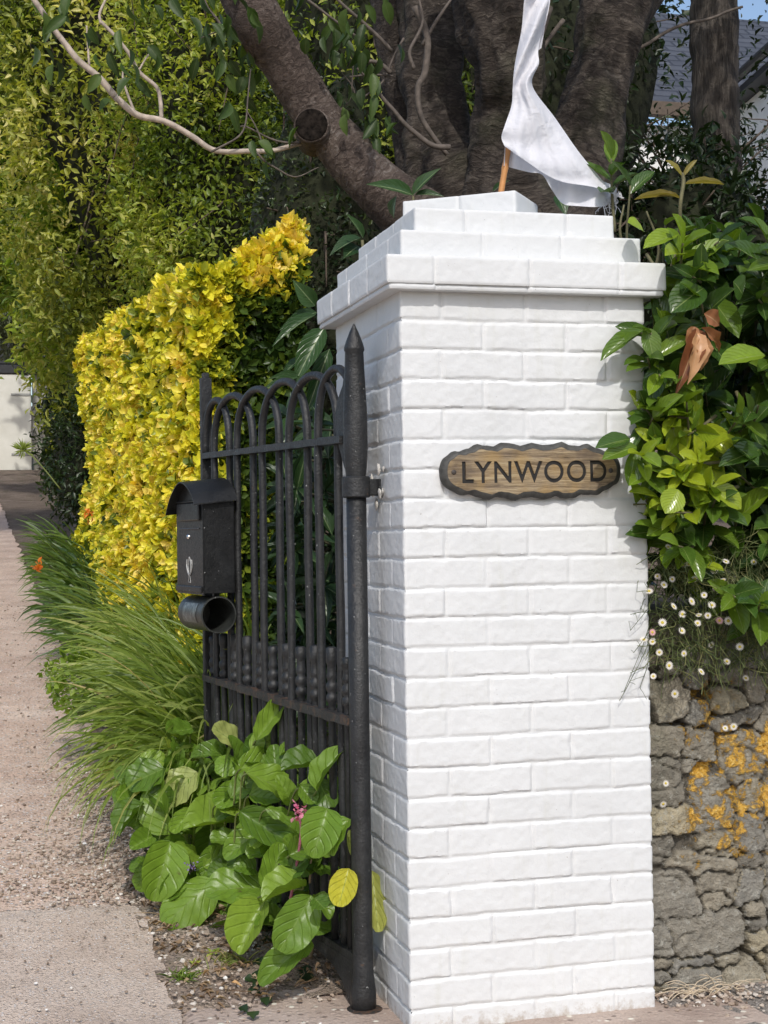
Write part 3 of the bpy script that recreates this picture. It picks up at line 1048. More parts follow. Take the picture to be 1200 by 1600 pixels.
# the turned-under part of the cloth, behind
A1 = [(790, 226), (806, 238), (826, 250), (848, 258), (866, 268), (890, 282), (925, 292), (955, 302), (964, 308)]
A2 = [(787, 259), (802, 263), (826, 269), (847, 273), (862, 296), (879, 318), (905, 322), (938, 323), (962, 316)]
A1, A2 = spline(A1, 5), spline(A2, 5)
V = np.zeros((len(A1), 14, 3))
for a in range(len(A1)):
    for b in range(14):
        t_ = b / 13
        p = A1[a] * (1 - t_) + A2[a] * t_ + np.array([0, -14]) * (1 - t_)
        V[a, b] = at(p[0], p[1], FY + .012 + .03 * math.sin(a * .33) * t_ + .012 * math.sin(a * .9) - .02 * t_)
mb.grid(V, flip=True)
# upper wrap on the far side of the cane
Lc2 = spline([(828, -12), (833, 20), (829, 60), (826, 90)], 8); Rc2 = spline([(861, -12), (858, 12), (852, 40), (846, 75)], 8)
V = np.array([[at(*(l * (1 - u) + r * u), FY + .02 + .01 * math.sin(u * 3)) for u in np.linspace(0, 1, 10)] for l, r in zip(Lc2, Rc2)])
mb.grid(V)
cl = mb.build('cloth', M_CLOTH, FL)
mb = MB()
for kk in range(16):
    p = np.array([958 + random.uniform(-22, 6), 314 + random.uniform(-6, 4)])
    pts = [at(p[0], p[1], FY - .01)]
    d = np.array([random.uniform(-3, 4), random.uniform(2, 6)])
    for _ in range(5):
        p = p + d + np.array([random.uniform(-4, 4), random.uniform(-2, 3)])
        pts.append(at(p[0], p[1], FY - .01 + random.uniform(-.01, .01)))
    mb.tube(spline(pts, 3), .0011, 4)
for kk in range(12):
    p = np.array([960, 308.]); pts = []
    for _ in range(6):
        pts.append(at(p[0], p[1], FY - .01)); p = p + np.array([random.uniform(-3, 5), random.uniform(-4, 4)])
    mb.tube(spline(pts, 3), .0013, 4)
mb.build('frayed_threads', M_CLOTH, FL)

# ================================================================== STONE WALL
def build_wall():
    x0, x1, z0, z1 = PW + .004, 2.6, -.08, 1.02
    res = .0055
    xs = np.arange(x0, x1, res); zs = np.arange(z0, z1, res)
    X, Z = np.meshgrid(xs, zs, indexing='ij')
    r = np.random.default_rng(4)
    seeds = []
    # the stones that can be told apart in the photograph: centre, width, height
    for u, v, ww, hh in [(1175, 1179, 85, 58), (1118, 1258, 72, 78), (1097, 1164, 48, 36), (1149, 1099, 54, 26), (1090, 1010, 74, 18), (1044, 1160, 54, 42), (1045, 1222, 58, 74), (1050, 1282, 62, 36), (1160, 1126, 84, 14),
                         (1037, 1329, 36, 38), (1122, 1317, 54, 24), (1100, 1353, 120, 20), (1058, 1402, 74, 72), (1130, 1380, 62, 34), (1129, 1408, 36, 26), (1182, 1385, 40, 58), (1110, 1459, 118, 62), (1035, 1468, 28, 46), (1187, 1425, 30, 20),
                         (1190, 1446, 34, 14), (1187, 1470, 36, 26), (1080, 1505, 82, 18), (1036, 1507, 30, 18), (1140, 1503, 42, 14), (1090, 1541, 84, 46), (1168, 1530, 68, 56), (1035, 1527, 22, 18), (1035, 1554, 22, 30), (1178, 1300, 44, 50), (1180, 1243, 40, 50),
                         (1050, 1095, 60, 60), (1050, 1035, 60, 44), (1100, 1060, 40, 40), (1098, 1118, 40, 26), (1190, 1075, 40, 50), (1150, 1050, 44, 40), (1195, 1500, 20, 20), (1130, 1335, 60, 12), (1185, 1345, 40, 14), (1075, 1195, 20, 20), (1150, 1225, 22, 20)]:
        p = at(u, v, .075); k_ = (p - CAM) @ _F / FPX
        seeds.append((p[0], p[2], ww * k_, hh * k_))
    z = -.10
    while z < 1.1:
        hgt = r.choice([r.uniform(.035, .06), r.uniform(.07, .13)])
        x = 1.03 if z < .80 else x0 - .1
        while x < x1 + .3:
            wdt = r.uniform(.08, .22)
            seeds.append((x + wdt / 2, z + hgt / 2 + r.uniform(-.015, .015), wdt * .95, hgt * .95))
            x += wdt
        z += hgt
    S = np.array(seeds)
    Xw = X + .010 * vnoise(np.stack([X, Z, X * 0], -1), 16, 1) + .006 * vnoise(np.stack([X, Z, X * 0], -1), 45, 11) + .003 * vnoise(np.stack([X, Z, X * 0], -1), 110, 13)
    Zw = Z + .010 * vnoise(np.stack([X, Z, X * 0 + 5], -1), 16, 2) + .005 * vnoise(np.stack([X, Z, X * 0 + 5], -1), 45, 12) + .003 * vnoise(np.stack([X, Z, X * 0 + 5], -1), 110, 14)
    d1 = np.full(X.shape, 9.); d2 = np.full(X.shape, 9.); id1 = np.zeros(X.shape, int)
    for k_, (a, b, ww, hh) in enumerate(S):
        sk = r.uniform(-.45, .45)
        rr_ = min(ww, hh) * r.uniform(.05, .2)
        qx = np.abs(Xw - a + sk * (Zw - b)) - ww / 2 + rr_; qz = np.abs(Zw - b - sk * .5 * (Xw - a)) - hh / 2 + rr_
        d = np.hypot(np.maximum(qx, 0), np.maximum(qz, 0)) + np.minimum(np.maximum(qx, qz), 0) - rr_
        m_ = d < d1
        d2 = np.where(m_, d1, np.minimum(d2, d)); id1 = np.where(m_, k_, id1); d1 = np.where(m_, d, d1)
    gap = np.minimum((d2 - d1) * .6, .013 - d1)
    e = np.clip(gap / .008, 0, 1)
    rnd = r.random(len(S))[id1]; rnd2 = r.random(len(S))[id1]; rnd3 = r.random(len(S))[id1] - .5
    P = np.stack([X, Z, X * 0], -1)
    deep = np.clip((vnoise(P, 5, 40) + .1 + .5 * np.clip((.45 - Z) * 4, 0, 1)) * 1.6, 0, 1)          # some joints are pointed up, others are open
    body = (1 - (1 - e) ** 3.5)
    relief = body * (.008 + .018 * rnd) + rnd3 * .10 * (Z - S[id1, 1]) * body * 1.3 + .0035 * fbm(P, 20, 5, 4) + .0035 * fbm(P, 75, 6, 2) + .004 * np.clip(fbm(P * np.array([.22, 1, 1]), 34 + 0 * X[0, 0], 15, 3), -.7, .7) * (rnd2 > .45) - .014 * np.clip(1 - np.abs(vnoise(P * np.array([.35, 1.3, 1.3]) , 16, 52)) / .07, 0, 1) * (vnoise(P, 4, 53) > .05) - (1 - body) * (.005 + .05 * deep)
    batter = .03 * (Z / 1.0)
    Yv = .095 + batter - relief
    mb = MB()
    UV = np.stack([rnd, e], -1)
    mb.grid(np.stack([X, Yv, Z], -1), uv=UV, tone=rnd2, flip=True)
    # top and thickness
    top = np.stack([np.stack([X[:, -1], Yv[:, -1], Z[:, -1]], -1), np.stack([X[:, -1], X[:, -1] * 0 + .42, Z[:, -1] + .01], -1), np.stack([X[:, -1], X[:, -1] * 0 + .44, Z[:, -1] * 0], -1)], 1)
    mb.grid(top, tone=.4, flip=True)
    m, t, out = NT('lichened_stone')
    a = nd(t, 'Attribute', attribute_name='tone')
    uv = nd(t, 'UVMap'); sp = nd(t, 'SeparateXYZ'); t.links.new(uv.outputs[0], sp.inputs[0])
    co = objco(t)
    n1 = noise(t, 24, 6, .65, co); n2 = noise(t, 110, 4, .6, co)
    c = ramp(t, a.outputs['Fac'], [(0, (.20, .185, .155)), (.3, (.32, .285, .22)), (.55, (.26, .245, .21)), (.75, (.40, .345, .235)), (1, (.24, .232, .21))])
    c = mixc(t, .7, c, ramp(t, n1, [(.3, .45), (.7, 1.25)]), 'MULTIPLY')
    mort = ramp(t, sp.outputs[1], [(.15, 1.0), (.6, 0.0)])
    c = mixc(t, math_(t, 'MULTIPLY', mort, .8), c, (.075, .066, .054))
    # pale crusts
    c = mixc(t, ramp(t, noise(t, 38, 6, .75, co), [(.56, 0.0), (.64, .7)]), c, (.40, .39, .34))
    g = nd(t, 'NewGeometry'); gp = nd(t, 'SeparateXYZ'); t.links.new(g.outputs['Position'], gp.inputs[0])
    # green film up in the corner by the pillar
    gx = math_(t, 'MULTIPLY', math_(t, 'SUBTRACT', .80, gp.outputs[0]), 6.0, clamp=True)
    gz = math_(t, 'MULTIPLY', math_(t, 'SUBTRACT', gp.outputs[2], .35), 3.0, clamp=True)
    gm = math_(t, 'MULTIPLY', math_(t, 'MULTIPLY', gx, gz), ramp(t, noise(t, 18, 5, .7, co), [(.35, 0.0), (.6, 1.0)]))
    c = mixc(t, math_(t, 'MULTIPLY', gm, .6), c, (.085, .095, .045))
    # orange crust lichen in ragged colonies
    xm = math_(t, 'MULTIPLY', math_(t, 'SUBTRACT', gp.outputs[0], .73), 9.0, clamp=True)
    zc_ = math_(t, 'SUBTRACT', 1.0, math_(t, 'MULTIPLY', math_(t, 'ABSOLUTE', math_(t, 'SUBTRACT', gp.outputs[2], .60)), 2.6), clamp=True)
    big = ramp(t, noise(t, 8.5, 3, .5, co), [(.36, 0.0), (.60, 1.0)])
    fin = noise(t, 34, 8, .76, co)
    lm_ = math_(t, 'MULTIPLY', math_(t, 'MULTIPLY', big, zc_), xm)
    lic = math_(t, 'MULTIPLY', math_(t, 'SUBTRACT', math_(t, 'ADD', math_(t, 'MULTIPLY', lm_, .75), math_(t, 'MULTIPLY', fin, 1.7)), 1.17), 6.0, clamp=True)
    lcol = ramp(t, n2, [(.3, (.46, .23, .03)), (.5, (.74, .42, .06)), (.7, (.80, .58, .20))])
    c = mixc(t, math_(t, 'MULTIPLY', lic, .92), c, lcol)
    finish(t, out, c, .85, math_(t, 'ADD', math_(t, 'MULTIPLY', n1, 1.4), math_(t, 'ADD', math_(t, 'MULTIPLY', n2, 1.3), math_(t, 'MULTIPLY', lic, n2))), .010, .9, .2)
    o = mb.build('stone_wall', m)
    tag(o, 'rough stone retaining wall with orange lichen to the right of the white pillar', 'wall')
    return o
build_wall()

# ================================================================== HOUSE AND GARAGE DOOR
def mat_slate():
    m, t, out = NT('blue_grey_slate')
    uv = nd(t, 'UVMap')
    br = nd(t, 'TexBrick', {'Scale': 1.0, 'Mortar Size': .02, 'Brick Width': .38, 'Row Height': .2, 'Color1': (.062, .066, .078, 1), 'Color2': (.088, .093, .108, 1), 'Mortar': (.033, .035, .042, 1)})
    t.links.new(uv.outputs[0], br.inputs['Vector'])
    c = mixc(t, .35, br.outputs[0], ramp(t, noise(t, 5, 4, .6, objco(t)), [(.3, .6), (.7, 1.15)]), 'MULTIPLY')
    finish(t, out, c, .5, br.outputs['Fac'], -.02, .6, .4)
    return m
M_SLATE = mat_slate()
M_RENDER = mat_simple('white_render', (.78, .78, .77), .85, var=.06, scale=6)
M_DARKTRIM = mat_simple('dark_gutter', (.03, .031, .034), .45)
HS = thing('house', at(1150, 330, 14), 'white rendered house with grey slate roof behind the right hand trees', 'house')
eL = at(900, 150, 14); eR = at(1420, 150, 14)
rz = at(1030, 20, 17.2)[2]
mb = MB()
pts = np.array([[[eL[0], 14, eL[2]], [eL[0], 17.2, rz]], [[eR[0] + 3, 14, eL[2]], [eR[0] + 3, 17.2, rz]]])
uvw = np.array([[[0, 0], [0, 3.7]], [[eR[0] + 3 - eL[0], 0], [eR[0] + 3 - eL[0], 3.7]]])
mb.grid(pts, uv=uvw, flip=True); mb.grid(pts + np.array([0, 0, -.1]), uv=uvw)
mb.build('roof', M_SLATE, HS, smooth=False)
mb = MB()
wl = eL[2] - .22
mb.box([(eL[0] + .25 + eR[0] + 3) / 2, 14.5, wl / 2], np.eye(3), ((eR[0] + 3 - eL[0] - .25) / 2, .22, wl / 2), 0)
mb.build('wall', M_RENDER, HS, smooth=False)
mb = MB(); mb.box([(eL[0] + eR[0] + 3) / 2, 14.0, eL[2] - .10], np.eye(3), ((eR[0] + 3 - eL[0]) / 2, .06, .09), .01)
mb.build('fascia', mat_simple('brown_fascia', (.10, .075, .055), .6), HS, smooth=False)
# the nearer wing: eaves running away from us
wd = np.array([math.sin(math.radians(9.8)), math.cos(math.radians(9.8)), 0]); wn_ = np.array([wd[1], -wd[0], 0])
E0 = at(1155, 121, 13.0)
E1 = E0 - wd * 5
mb = MB()
A0, A1_ = E0 + wd * 1.2, E1
rise = np.array([wn_[0] * 2.6, wn_[1] * 2.6, 2.3])
lnn = np.linalg.norm(A1_ - A0)
quad = np.array([[A0, A0 + rise], [A1_, A1_ + rise]])
mb.grid(quad, uv=np.array([[[0, 0], [0, 3.5]], [[lnn, 0], [lnn, 3.5]]]), flip=False)
mb.grid(quad + np.array([0, 0, -.1]), flip=True)
mb.build('wing_roof', M_SLATE, HS, smooth=False)
mb = MB()
c0 = (A0 + A1_) / 2 + wn_ * .40
zt_ = E0[2] - .2
mb.box([c0[0], c0[1], zt_ / 2], [wd, wn_, GZ], (lnn / 2 - .2, .2, zt_ / 2), 0)
mb.build('wing_wall', M_RENDER, HS, smooth=False)
mb = MB()
mb.tube(np.array([A0 - wn_ * .05, A1_ - wn_ * .05]) + np.array([0, 0, -.02]), .06, 8)
mb.box((A0 + A1_) / 2 + np.array([0, 0, -.15]) + wn_ * .12, [wd, wn_, GZ], (lnn / 2, .12, .04), 0)
mb.build('gutter', M_DARKTRIM, HS, smooth=False)

GAR = thing('garage', at(20, 735, 29.6), 'distant white garage door at the top of the drive', 'garage')
gz0 = 2.66; gx1 = at(50, 700, 29.6)[0]
def mat_door():
    m, t, out = NT('cream_door_paint')
    co = objco(t)
    n = noise(t, 2, 4, .6, co)
    c = ramp(t, n, [(.3, (.58, .57, .50)), (.7, (.70, .69, .62))])
    finish(t, out, c, .6, n, .004, .3)
    return m
M_DOOR = mat_door()
for i in range(2):
    mb = MB()
    xc = gx1 - .42 - i * .84
    mb.box([xc, 29.62, gz0 + 1.02], np.eye(3), (.412, .03, 1.0), .008)
    d_ = mb.build('door_leaf', M_DOOR, GAR, smooth=False)
    for zz_ in (.35, 1.6):
        mb = MB(); mb.box([xc + .2 if i == 0 else xc - .2, 29.58, gz0 + zz_], np.eye(3), (.2, .008, .025), .004)
        mb.build('hinge', M_DARKTRIM if False else mat_simple('grey_strap', (.3, .3, .28), .6), d_, smooth=False)
mb = MB()
mb.box([gx1 - .85, 29.75, gz0 + 2.13], np.eye(3), (1.4, .2, .09), .01)
mb.build('lintel', M_DARKTRIM, GAR, smooth=False)
mb = MB()
mb.box([gx1 - 1.0, 30.4, gz0 + 2.75], np.eye(3), (2.2, .6, .5), .02)  # dark box added to close the sky gap above the door
mb.build('roof', M_DARKTRIM, GAR, smooth=False)
mb = MB()
mb.box([gx1 + .75, 29.85, gz0 + 1.0], np.eye(3), (.72, .12, 1.05), .01)
mb.build('wall', mat_simple('shed_render', (.35, .34, .30), .85), GAR, smooth=False)

# ================================================================== TREES
def trunk_path(pts, n=9):
    """pts: (u, v, Y, width in photo pixels) -> centre line and radii"""
    S = spline(pts, n)
    P = np.array([at(a, b, Y) for a, b, Y, _ in S])
    dist = (P - CAM) @ _F
    return P, S[:, 3] * dist / FPX / 2


CH = thing('cherry_tree', (1.75, 3.3, 1.2), 'big many stemmed cherry tree with ringed bark behind the white pillar', 'tree')
def limb(name, pts, mat, lump=.12, n=26, seed=1, lscale=5, flute=.0):
    P, R = trunk_path(pts)
    mb = MB(); mb.tube(P, R, n, True, None, lump, seed, lscale, flute)
    return mb.build(name, mat, CH)
limb('trunk', [(835, 620, 3.15, 330), (830, 430, 3.15, 280), (800, 330, 3.1, 175), (790, 250, 3.05, 122), (795, 170, 2.98, 96), (796, 110, 2.9, 104), (780, 40, 2.85, 122), (760, -40, 2.85, 130), (735, -160, 2.85, 120)], M_BARK, .16, 64, 3, 7, .2)
limb('limb', [(770, 440, 3.4, 200), (722, 320, 3.4, 150), (694, 240, 3.4, 112), (680, 160, 3.4, 96), (676, 70, 3.45, 98), (680, -20, 3.5, 110), (680, -140, 3.5, 120)], M_BARK, .16, 52, 5, 7, .2)
limb('limb', [(840, 440, 3.3, 230), (885, 320, 3.25, 150), (914, 230, 3.2, 112), (936, 140, 3.2, 104), (955, 40, 3.2, 106), (975, -40, 3.2, 104), (1010, -160, 3.2, 100)], M_BARK, .13, 56, 7, 7, .13)
limb('limb', [(800, 540, 2.95, 170), (735, 425, 2.75, 130), (650, 342, 2.72, 104), (575, 276, 2.74, 86), (530, 228, 2.76, 78), (487, 172, 2.78, 75), (437, 92, 2.75, 76), (405, 40, 2.7, 80), (380, -10, 2.7, 82), (345, -110, 2.7, 76)], M_BARKL, .10, 32, 9)
limb('limb', [(935, 130, 3.4, 50), (985, 50, 3.5, 38), (1030, -15, 3.6, 30), (1060, -60, 3.6, 26)], M_BARK, .1, 12, 13)
limb('limb', [(660, 330, 3.6, 60), (640, 220, 3.7, 55), (622, 120, 3.7, 60), (612, 30, 3.7, 60), (600, -60, 3.7, 55)], M_BARK, .12, 14, 14)
# sawn stub on the left limb
stub_c = at(487, 196, 2.66); sd_ = nrm(np.array([-.35, -1.0, .05]))
mb = MB()
mb.lathe(stub_c - sd_ * .17, [(.088, 0), (.080, .08), (.076, .17), (.072, .178)], 24, sd_)
st = mb.build('sawn_stub', M_BARKL, CH)
mb = MB(); mb.lathe(stub_c + sd_ * .007, [(.069, 0), (.069, .002), (.058, .004), (.03, .001), (.005, .002)], 24, sd_)
mb.build('cut_face', mat_simple('blackened_cut', (.014, .011, .009), .95, var=.8, scale=45, bd=.012, spec=.08), st)


def branch(mb, pts, Y, w0, w1, n=7, wig=.004, seed=0):
    S = spline([(a, b, Y if len(c) == 0 else c[0]) for a, b, *c in pts], 6)
    P = np.array([at(*r) for r in S])
    P = P + wig * np.stack([vnoise(P, 9, seed), vnoise(P, 9, seed + 1), vnoise(P, 9, seed + 2)], -1)
    d = (P - CAM) @ _F
    mb.tube(P, np.linspace(w0, w1, len(P)) * d / FPX / 2, n)
    return P


mb = MB()
branch(mb, [(478, 222), (440, 232), (400, 236), (340, 235), (300, 212), (255, 190), (215, 178), (180, 152)], 2.75, 7, 11, 8, .006)
branch(mb, [(180, 152), (150, 118), (118, 88), (103, 70), (80, 38), (48, -8)], 2.75, 11, 8.5, 8, .006)
branch(mb, [(252, 186), (250, 160), (243, 136), (216, 112), (200, 82), (178, 55), (158, 35)], 2.75, 7, 5.5, 7)
branch(mb, [(212, 176), (200, 150), (192, 125), (193, 105)], 2.75, 5, 3, 6)
branch(mb, [(158, 38), (155, 20), (168, -8)], 2.75, 5, 4, 6)
branch(mb, [(140, 102), (138, 75), (135, 40)], 2.75, 4, 3, 6)
branch(mb, [(216, 112), (228, 92), (238, 78)], 2.75, 3.5, 2.5, 6)
mb.build('bare_branch', M_PALE, CH)
mb = MB()
sp_ = [
    ([(705, 232), (675, 228), (640, 200), (612, 168), (585, 135), (560, 108)], 2.7, 13, 7),
    ([(650, 10), (668, 60), (664, 110), (652, 135), (654, 175), (672, 208), (700, 240)], 2.75, 16, 11), ([(660, 70), (690, 20), (712, -10)], 2.75, 9, 5),
    ([(612, 80), (575, 45), (540, 10), (520, -10)], 2.75, 9, 6), ([(615, 122), (580, 118), (545, 122)], 2.75, 5, 4),
    ([(630, 60), (615, 90), (598, 130), (560, 160)], 2.75, 5, 4), ([(560, 75), (550, 110), (548, 150), (540, 165)], 2.75, 4, 3),
    ([(612, 115), (590, 98), (560, 95)], 2.72, 11, 8), ([(648, 110), (640, 80), (660, 35), (655, -8)], 2.7, 9, 5),
    ([(480, 0), (520, 30), (560, 60), (566, 75)], 2.72, 6, 4), ([(560, 160), (552, 135), (530, 108)], 2.75, 4, 2),
    ([(470, 224), (430, 220), (385, 198), (370, 200)], 2.72, 5, 3), ([(412, 232), (402, 200), (388, 175)], 2.7, 4, 2),
    ([(330, 238), (372, 214), (386, 188), (386, 150), (390, 110)], 2.7, 5, 3), ([(400, 236), (420, 258), (460, 275), (498, 262)], 2.7, 5, 2.5),
    ([(350, 60), (345, 40), (325, 12), (318, -10)], 2.68, 7, 5), ([(352, 48), (335, 52), (312, 58)], 2.68, 4, 2.5),
    ([(860, 10), (845, 60), (815, 90), (800, 130)], 2.9, 16, 8), ([(880, 30), (850, 75), (838, 110), (835, 150)], 2.9, 10, 5),
    ([(925, 100), (970, 85), (1010, 68), (1060, 42), (1120, 25), (1160, 10)], 3.1, 9, 6),
]
for i, (p, Y, a, b) in enumerate(sp_):
    branch(mb, p, Y, a * .75, b * .7, 7, .008, i)
mb.build('side_branches', mat_simple('grey_brown_twig', (.11, .09, .075), .8, var=.4, scale=30), CH)

# leaves: hanging ones in view, the unseen crown above shaped to shade the stems
T_CH = leaf_tpl('oval', 5, .35, .25)
M_CHL = mat_leaf('cherry_leaf', [(0, (.03, .055, .012)), (.5, (.06, .11, .022)), (1, (.12, .18, .04))], .5, .35, rib=(.12, .16, .06))
mb = MB()
spots = [(560, 55, 10, 2.62), (578, 110, 10, 2.6), (552, 160, 8, 2.62), (596, 180, 8, 2.66), (560, 20, 8, 2.62), (378, 105, 9, 2.95), (372, 80, 9, 2.95), (345, 18, 14, 2.58), (320, 25, 12, 2.6),
         (395, 160, 4, 2.6), (400, 200, 2, 2.6), (240, 85, 5, 2.65), (165, 110, 4, 2.65), (95, 85, 3, 2.68), (90, 30, 4, 2.68), (120, 40, 4, 2.68), (60, 20, 4, 2.68), (480, 30, 3, 2.6), (590, 20, 4, 2.65), (225, 15, 4, 2.7), (180, 110, 3, 2.65), (440, 215, 3, 2.6)]
for u, v, k_, Y in spots:
    for _ in range(k_):
        p = at(u + rng.normal() * 24, v + rng.normal() * 26, Y + rng.normal() * .12)
        d = nrm(np.array([rng.normal() * .5, rng.normal() * .4, -1.0]))
        leaves(mb, T_CH, p[None], d[None], rdir(1) + np.array([[0, -.8, .3]]), rng.uniform(.07, .115), rng.uniform(.032, .05), rng.uniform(0, .8))
mb.build('hanging_leaves', M_CHL, CH)
mb = MB()
nC = 5600
c = np.stack([rng.uniform(.1, 4.8, nC), rng.uniform(.6, 4.6, nC), rng.uniform(0, 1, nC)], -1)
c[:, 2] = 4.15 + .32 * np.abs(c[:, 1] - 1.0) ** .9 + c[:, 2] ** 1.3 * 2.6
keep = (vnoise(c, 1.1, 77) > -.25) & (c[:, 0] > .30 + .14 * np.abs(c[:, 1] - 3) - .2 * (c[:, 2] - 4))
c = c[keep]
leaves(mb, leaf_tpl('oval', 2, .3, .2), c, rdir(len(c)) + np.array([0, 0, -.6]), rdir(len(c)) + np.array([0, 0, 1.0]), rng.uniform(.10, .16, len(c)), rng.uniform(.05, .08, len(c)), rng.uniform(0, 1, len(c)))
mb.build('crown', M_CHL, CH)

IV = thing('ivy_clad_tree', at(1118, 420, 5.2), 'straight rough barked tree with ivy on its foot in front of the slate roof', 'tree')
P, R = trunk_path([(1125, 620, 5.2, 95), (1124, 420, 5.2, 88), (1122, 300, 5.2, 80), (1118, 200, 5.2, 75), (1117, 100, 5.2, 73), (1115, 0, 5.2, 72), (1112, -150, 5.2, 66)])
mb = MB(); mb.tube(P, R, 30, True, None, .10, 21, 9); mb.build('trunk', M_BARKV, IV)
T_S2 = leaf_tpl('oval', 2, .3, .15)
M_IVY = mat_leaf('dark_ivy_leaf', [(0, (.010, .022, .008)), (.6, (.022, .045, .014)), (1, (.05, .08, .025))], .4, .12)
mb = MB()
nI = 1500
v_ = rng.uniform(185, 600, nI); k_ = np.clip((v_ - 175) / 220, .05, 1)
sel = rng.random(nI) < k_
v_ = v_[sel]; aI = rng.uniform(0, 2 * np.pi, len(v_))
ctr = np.array([at(1120, v, 5.2) for v in v_])
rI = .16 + .05 * np.clip((v_ - 200) / 200, 0, 1.5) + .07 * rng.random(len(v_)) * np.clip((v_ - 190) / 200, 0, 1)
pI = ctr + np.stack([np.cos(aI) * rI, np.sin(aI) * rI, v_ * 0], -1)
nI_ = np.stack([np.cos(aI), np.sin(aI), v_ * 0 + .4], -1)
leaves(mb, T_S2, pI, rdir(len(pI)) * .6 + np.array([0, 0, -.7]), nI_, rng.uniform(.05, .085, len(pI)), rng.uniform(.05, .07, len(pI)), rng.random(len(pI)))
mb.build('ivy', M_IVY, IV)

# ================================================================== SHRUBS AND HEDGES
def shrub(name, label, cat, c, r, count, tpl, mat, L, Wd, group=None, core=.62, lump=.35, lsc=1.2, seed=0, tones=(0, 1), twigs=24, droop=0.0, front=True, clump=5, spread=.12):
    """an uneven leafy mass: sprays of leaves over a lumpy outline, twigs, and a dark core painted as shade inside"""
    c = np.asarray(c, float); r = np.asarray(r, float)
    th = thing(name, (c[0], c[1], float(zg(c[1]))), label, cat, group)
    k = int(count / clump)
    d = rdir(int(k * 2.4))
    if front:
        toc = nrm(CAM - c)
        d = d[(d @ toc) > -.25]
    d = d[:k]
    R = 1 + lump * fbm(d * r.max() + c, lsc / r.max() * 1.8, seed, 3)
    dep = 1 - np.abs(rng.normal(size=len(d))) * .13
    P = c + d * r * (R * dep)[:, None]
    ok = P[:, 2] > zg(P[:, 1])
    P = P[ok]; d = d[ok]
    tn0 = tones[0] + (tones[1] - tones[0]) * np.clip(.5 + .5 * vnoise(P, 1.6, seed + 3) + rng.normal(size=len(P)) * .15, 0, 1)
    ax = nrm(nrm(d / r) + np.array([0, 0, .5 - droop]) + .5 * rng.normal(size=P.shape))
    mb = MB()
    for _ in range(clump):
        off = rng.normal(size=P.shape) * spread * L * 6
        dd = nrm(ax + .9 * rng.normal(size=P.shape) + np.array([0, 0, -droop]))
        nn = nrm(nrm(d / r) * .5 + np.array([0, 0, .9]) + .5 * rng.normal(size=P.shape) - dd * .2)
        s = rng.uniform(.55, 1.35, len(P))
        leaves(mb, tpl, P + off, dd, nn, L * s, Wd * s, np.clip(tn0 + rng.normal(size=len(P)) * .12, 0, 1))
    mb.build('foliage', mat, th)
    if twigs:
        mb = MB()
        for _ in range(twigs):
            dd = nrm(rng.normal(size=3) + np.array([0, 0, .3]) + .6 * nrm(CAM - c))
            a = c + dd * r * rng.uniform(.2, .5); b = c + dd * r * rng.uniform(.85, 1.08)
            a[2] = max(a[2], zg(a[1])); b[2] = max(b[2], zg(b[1]))
            m_ = (a + b) / 2 + rng.normal(size=3) * r * .12
            mb.tube(spline([a, m_, b], 5), np.linspace(.012, .004, 11), 5)
        mb.build('twigs', M_TWIG, th)
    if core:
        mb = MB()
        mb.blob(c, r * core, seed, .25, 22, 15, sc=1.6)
        mb.build('shade_filler', M_CORE, th)  # dark blob added inside to close gaps and stand in for shade
    return th


T_S3 = leaf_tpl('lance', 3, .3, .2)
M_PRIV = mat_leaf('privet_leaf', [(0, (.06, .10, .018)), (.35, (.22, .30, .04)), (.65, (.45, .50, .085)), (1, (.72, .68, .26))], .42, .42)
M_OLIV = mat_leaf('olive_shrub_leaf', [(0, (.06, .085, .016)), (.35, (.23, .28, .042)), (.7, (.48, .49, .10)), (1, (.74, .68, .28))], .45, .4)
M_DARK = mat_leaf('dark_shrub_leaf', [(0, (.012, .026, .008)), (.6, (.028, .052, .014)), (1, (.07, .10, .025))], .38, .2)
M_GREY = mat_leaf('grey_green_leaf', [(0, (.07, .09, .04)), (.5, (.16, .19, .10)), (1, (.36, .38, .24))], .5, .25)
M_BRIGHT = mat_leaf('bright_shrub_leaf', [(0, (.07, .13, .018)), (.45, (.25, .37, .045)), (1, (.56, .62, .12))], .42, .42)

shrub('tall_shrub', 'tallest bright green leafy shrub at the far left of the drive', 'shrub', at(20, 170, 15), (1.35, 1.4, 2.75), 18000, T_S3, M_BRIGHT, .112, .042, 'tall shrubs along the drive', seed=1, tones=(0, 1), twigs=30)
shrub('tall_shrub', 'olive green twiggy shrub behind the bare pale branch', 'shrub', at(205, 170, 12), (1.35, 1.3, 3.1), 23000, T_S3, M_OLIV, .092, .036, 'tall shrubs along the drive', seed=2, twigs=60)
shrub('tall_shrub', 'mottled olive shrub above the golden hedge and left of the leaning limb', 'shrub', at(375, 210, 9.6), (1.15, 1.1, 2.5), 24000, T_S3, M_PRIV, .068, .029, 'tall shrubs along the drive', seed=3, tones=(0, .9), twigs=60)
shrub('tall_shrub', 'shaded green shrub seen between the leaning limb and the main trunk', 'shrub', at(570, 90, 7.5), (.95, .9, 2.0), 8000, T_S3, M_PRIV, .065, .027, 'tall shrubs along the drive', seed=4, tones=(0, .8), twigs=40)
shrub('tall_shrub', 'lower leafy shrub directly behind the far end of the golden hedge', 'shrub', at(150, 420, 13.5), (.85, 1.2, 1.2), 8000, T_S3, M_BRIGHT, .115, .044, 'tall shrubs along the drive', seed=5, tones=(0, .9), twigs=24)
shrub('tall_shrub', 'dim bushy shrub between the golden hedge and the white pillar', 'shrub', at(505, 470, 4.4), (.42, .5, 1.25), 7500, leaf_tpl('oval', 2, .3, .15), M_DARK, .034, .018, 'tall shrubs along the drive', seed=6, tones=(0, 1), twigs=24, core=.85, lump=.2)
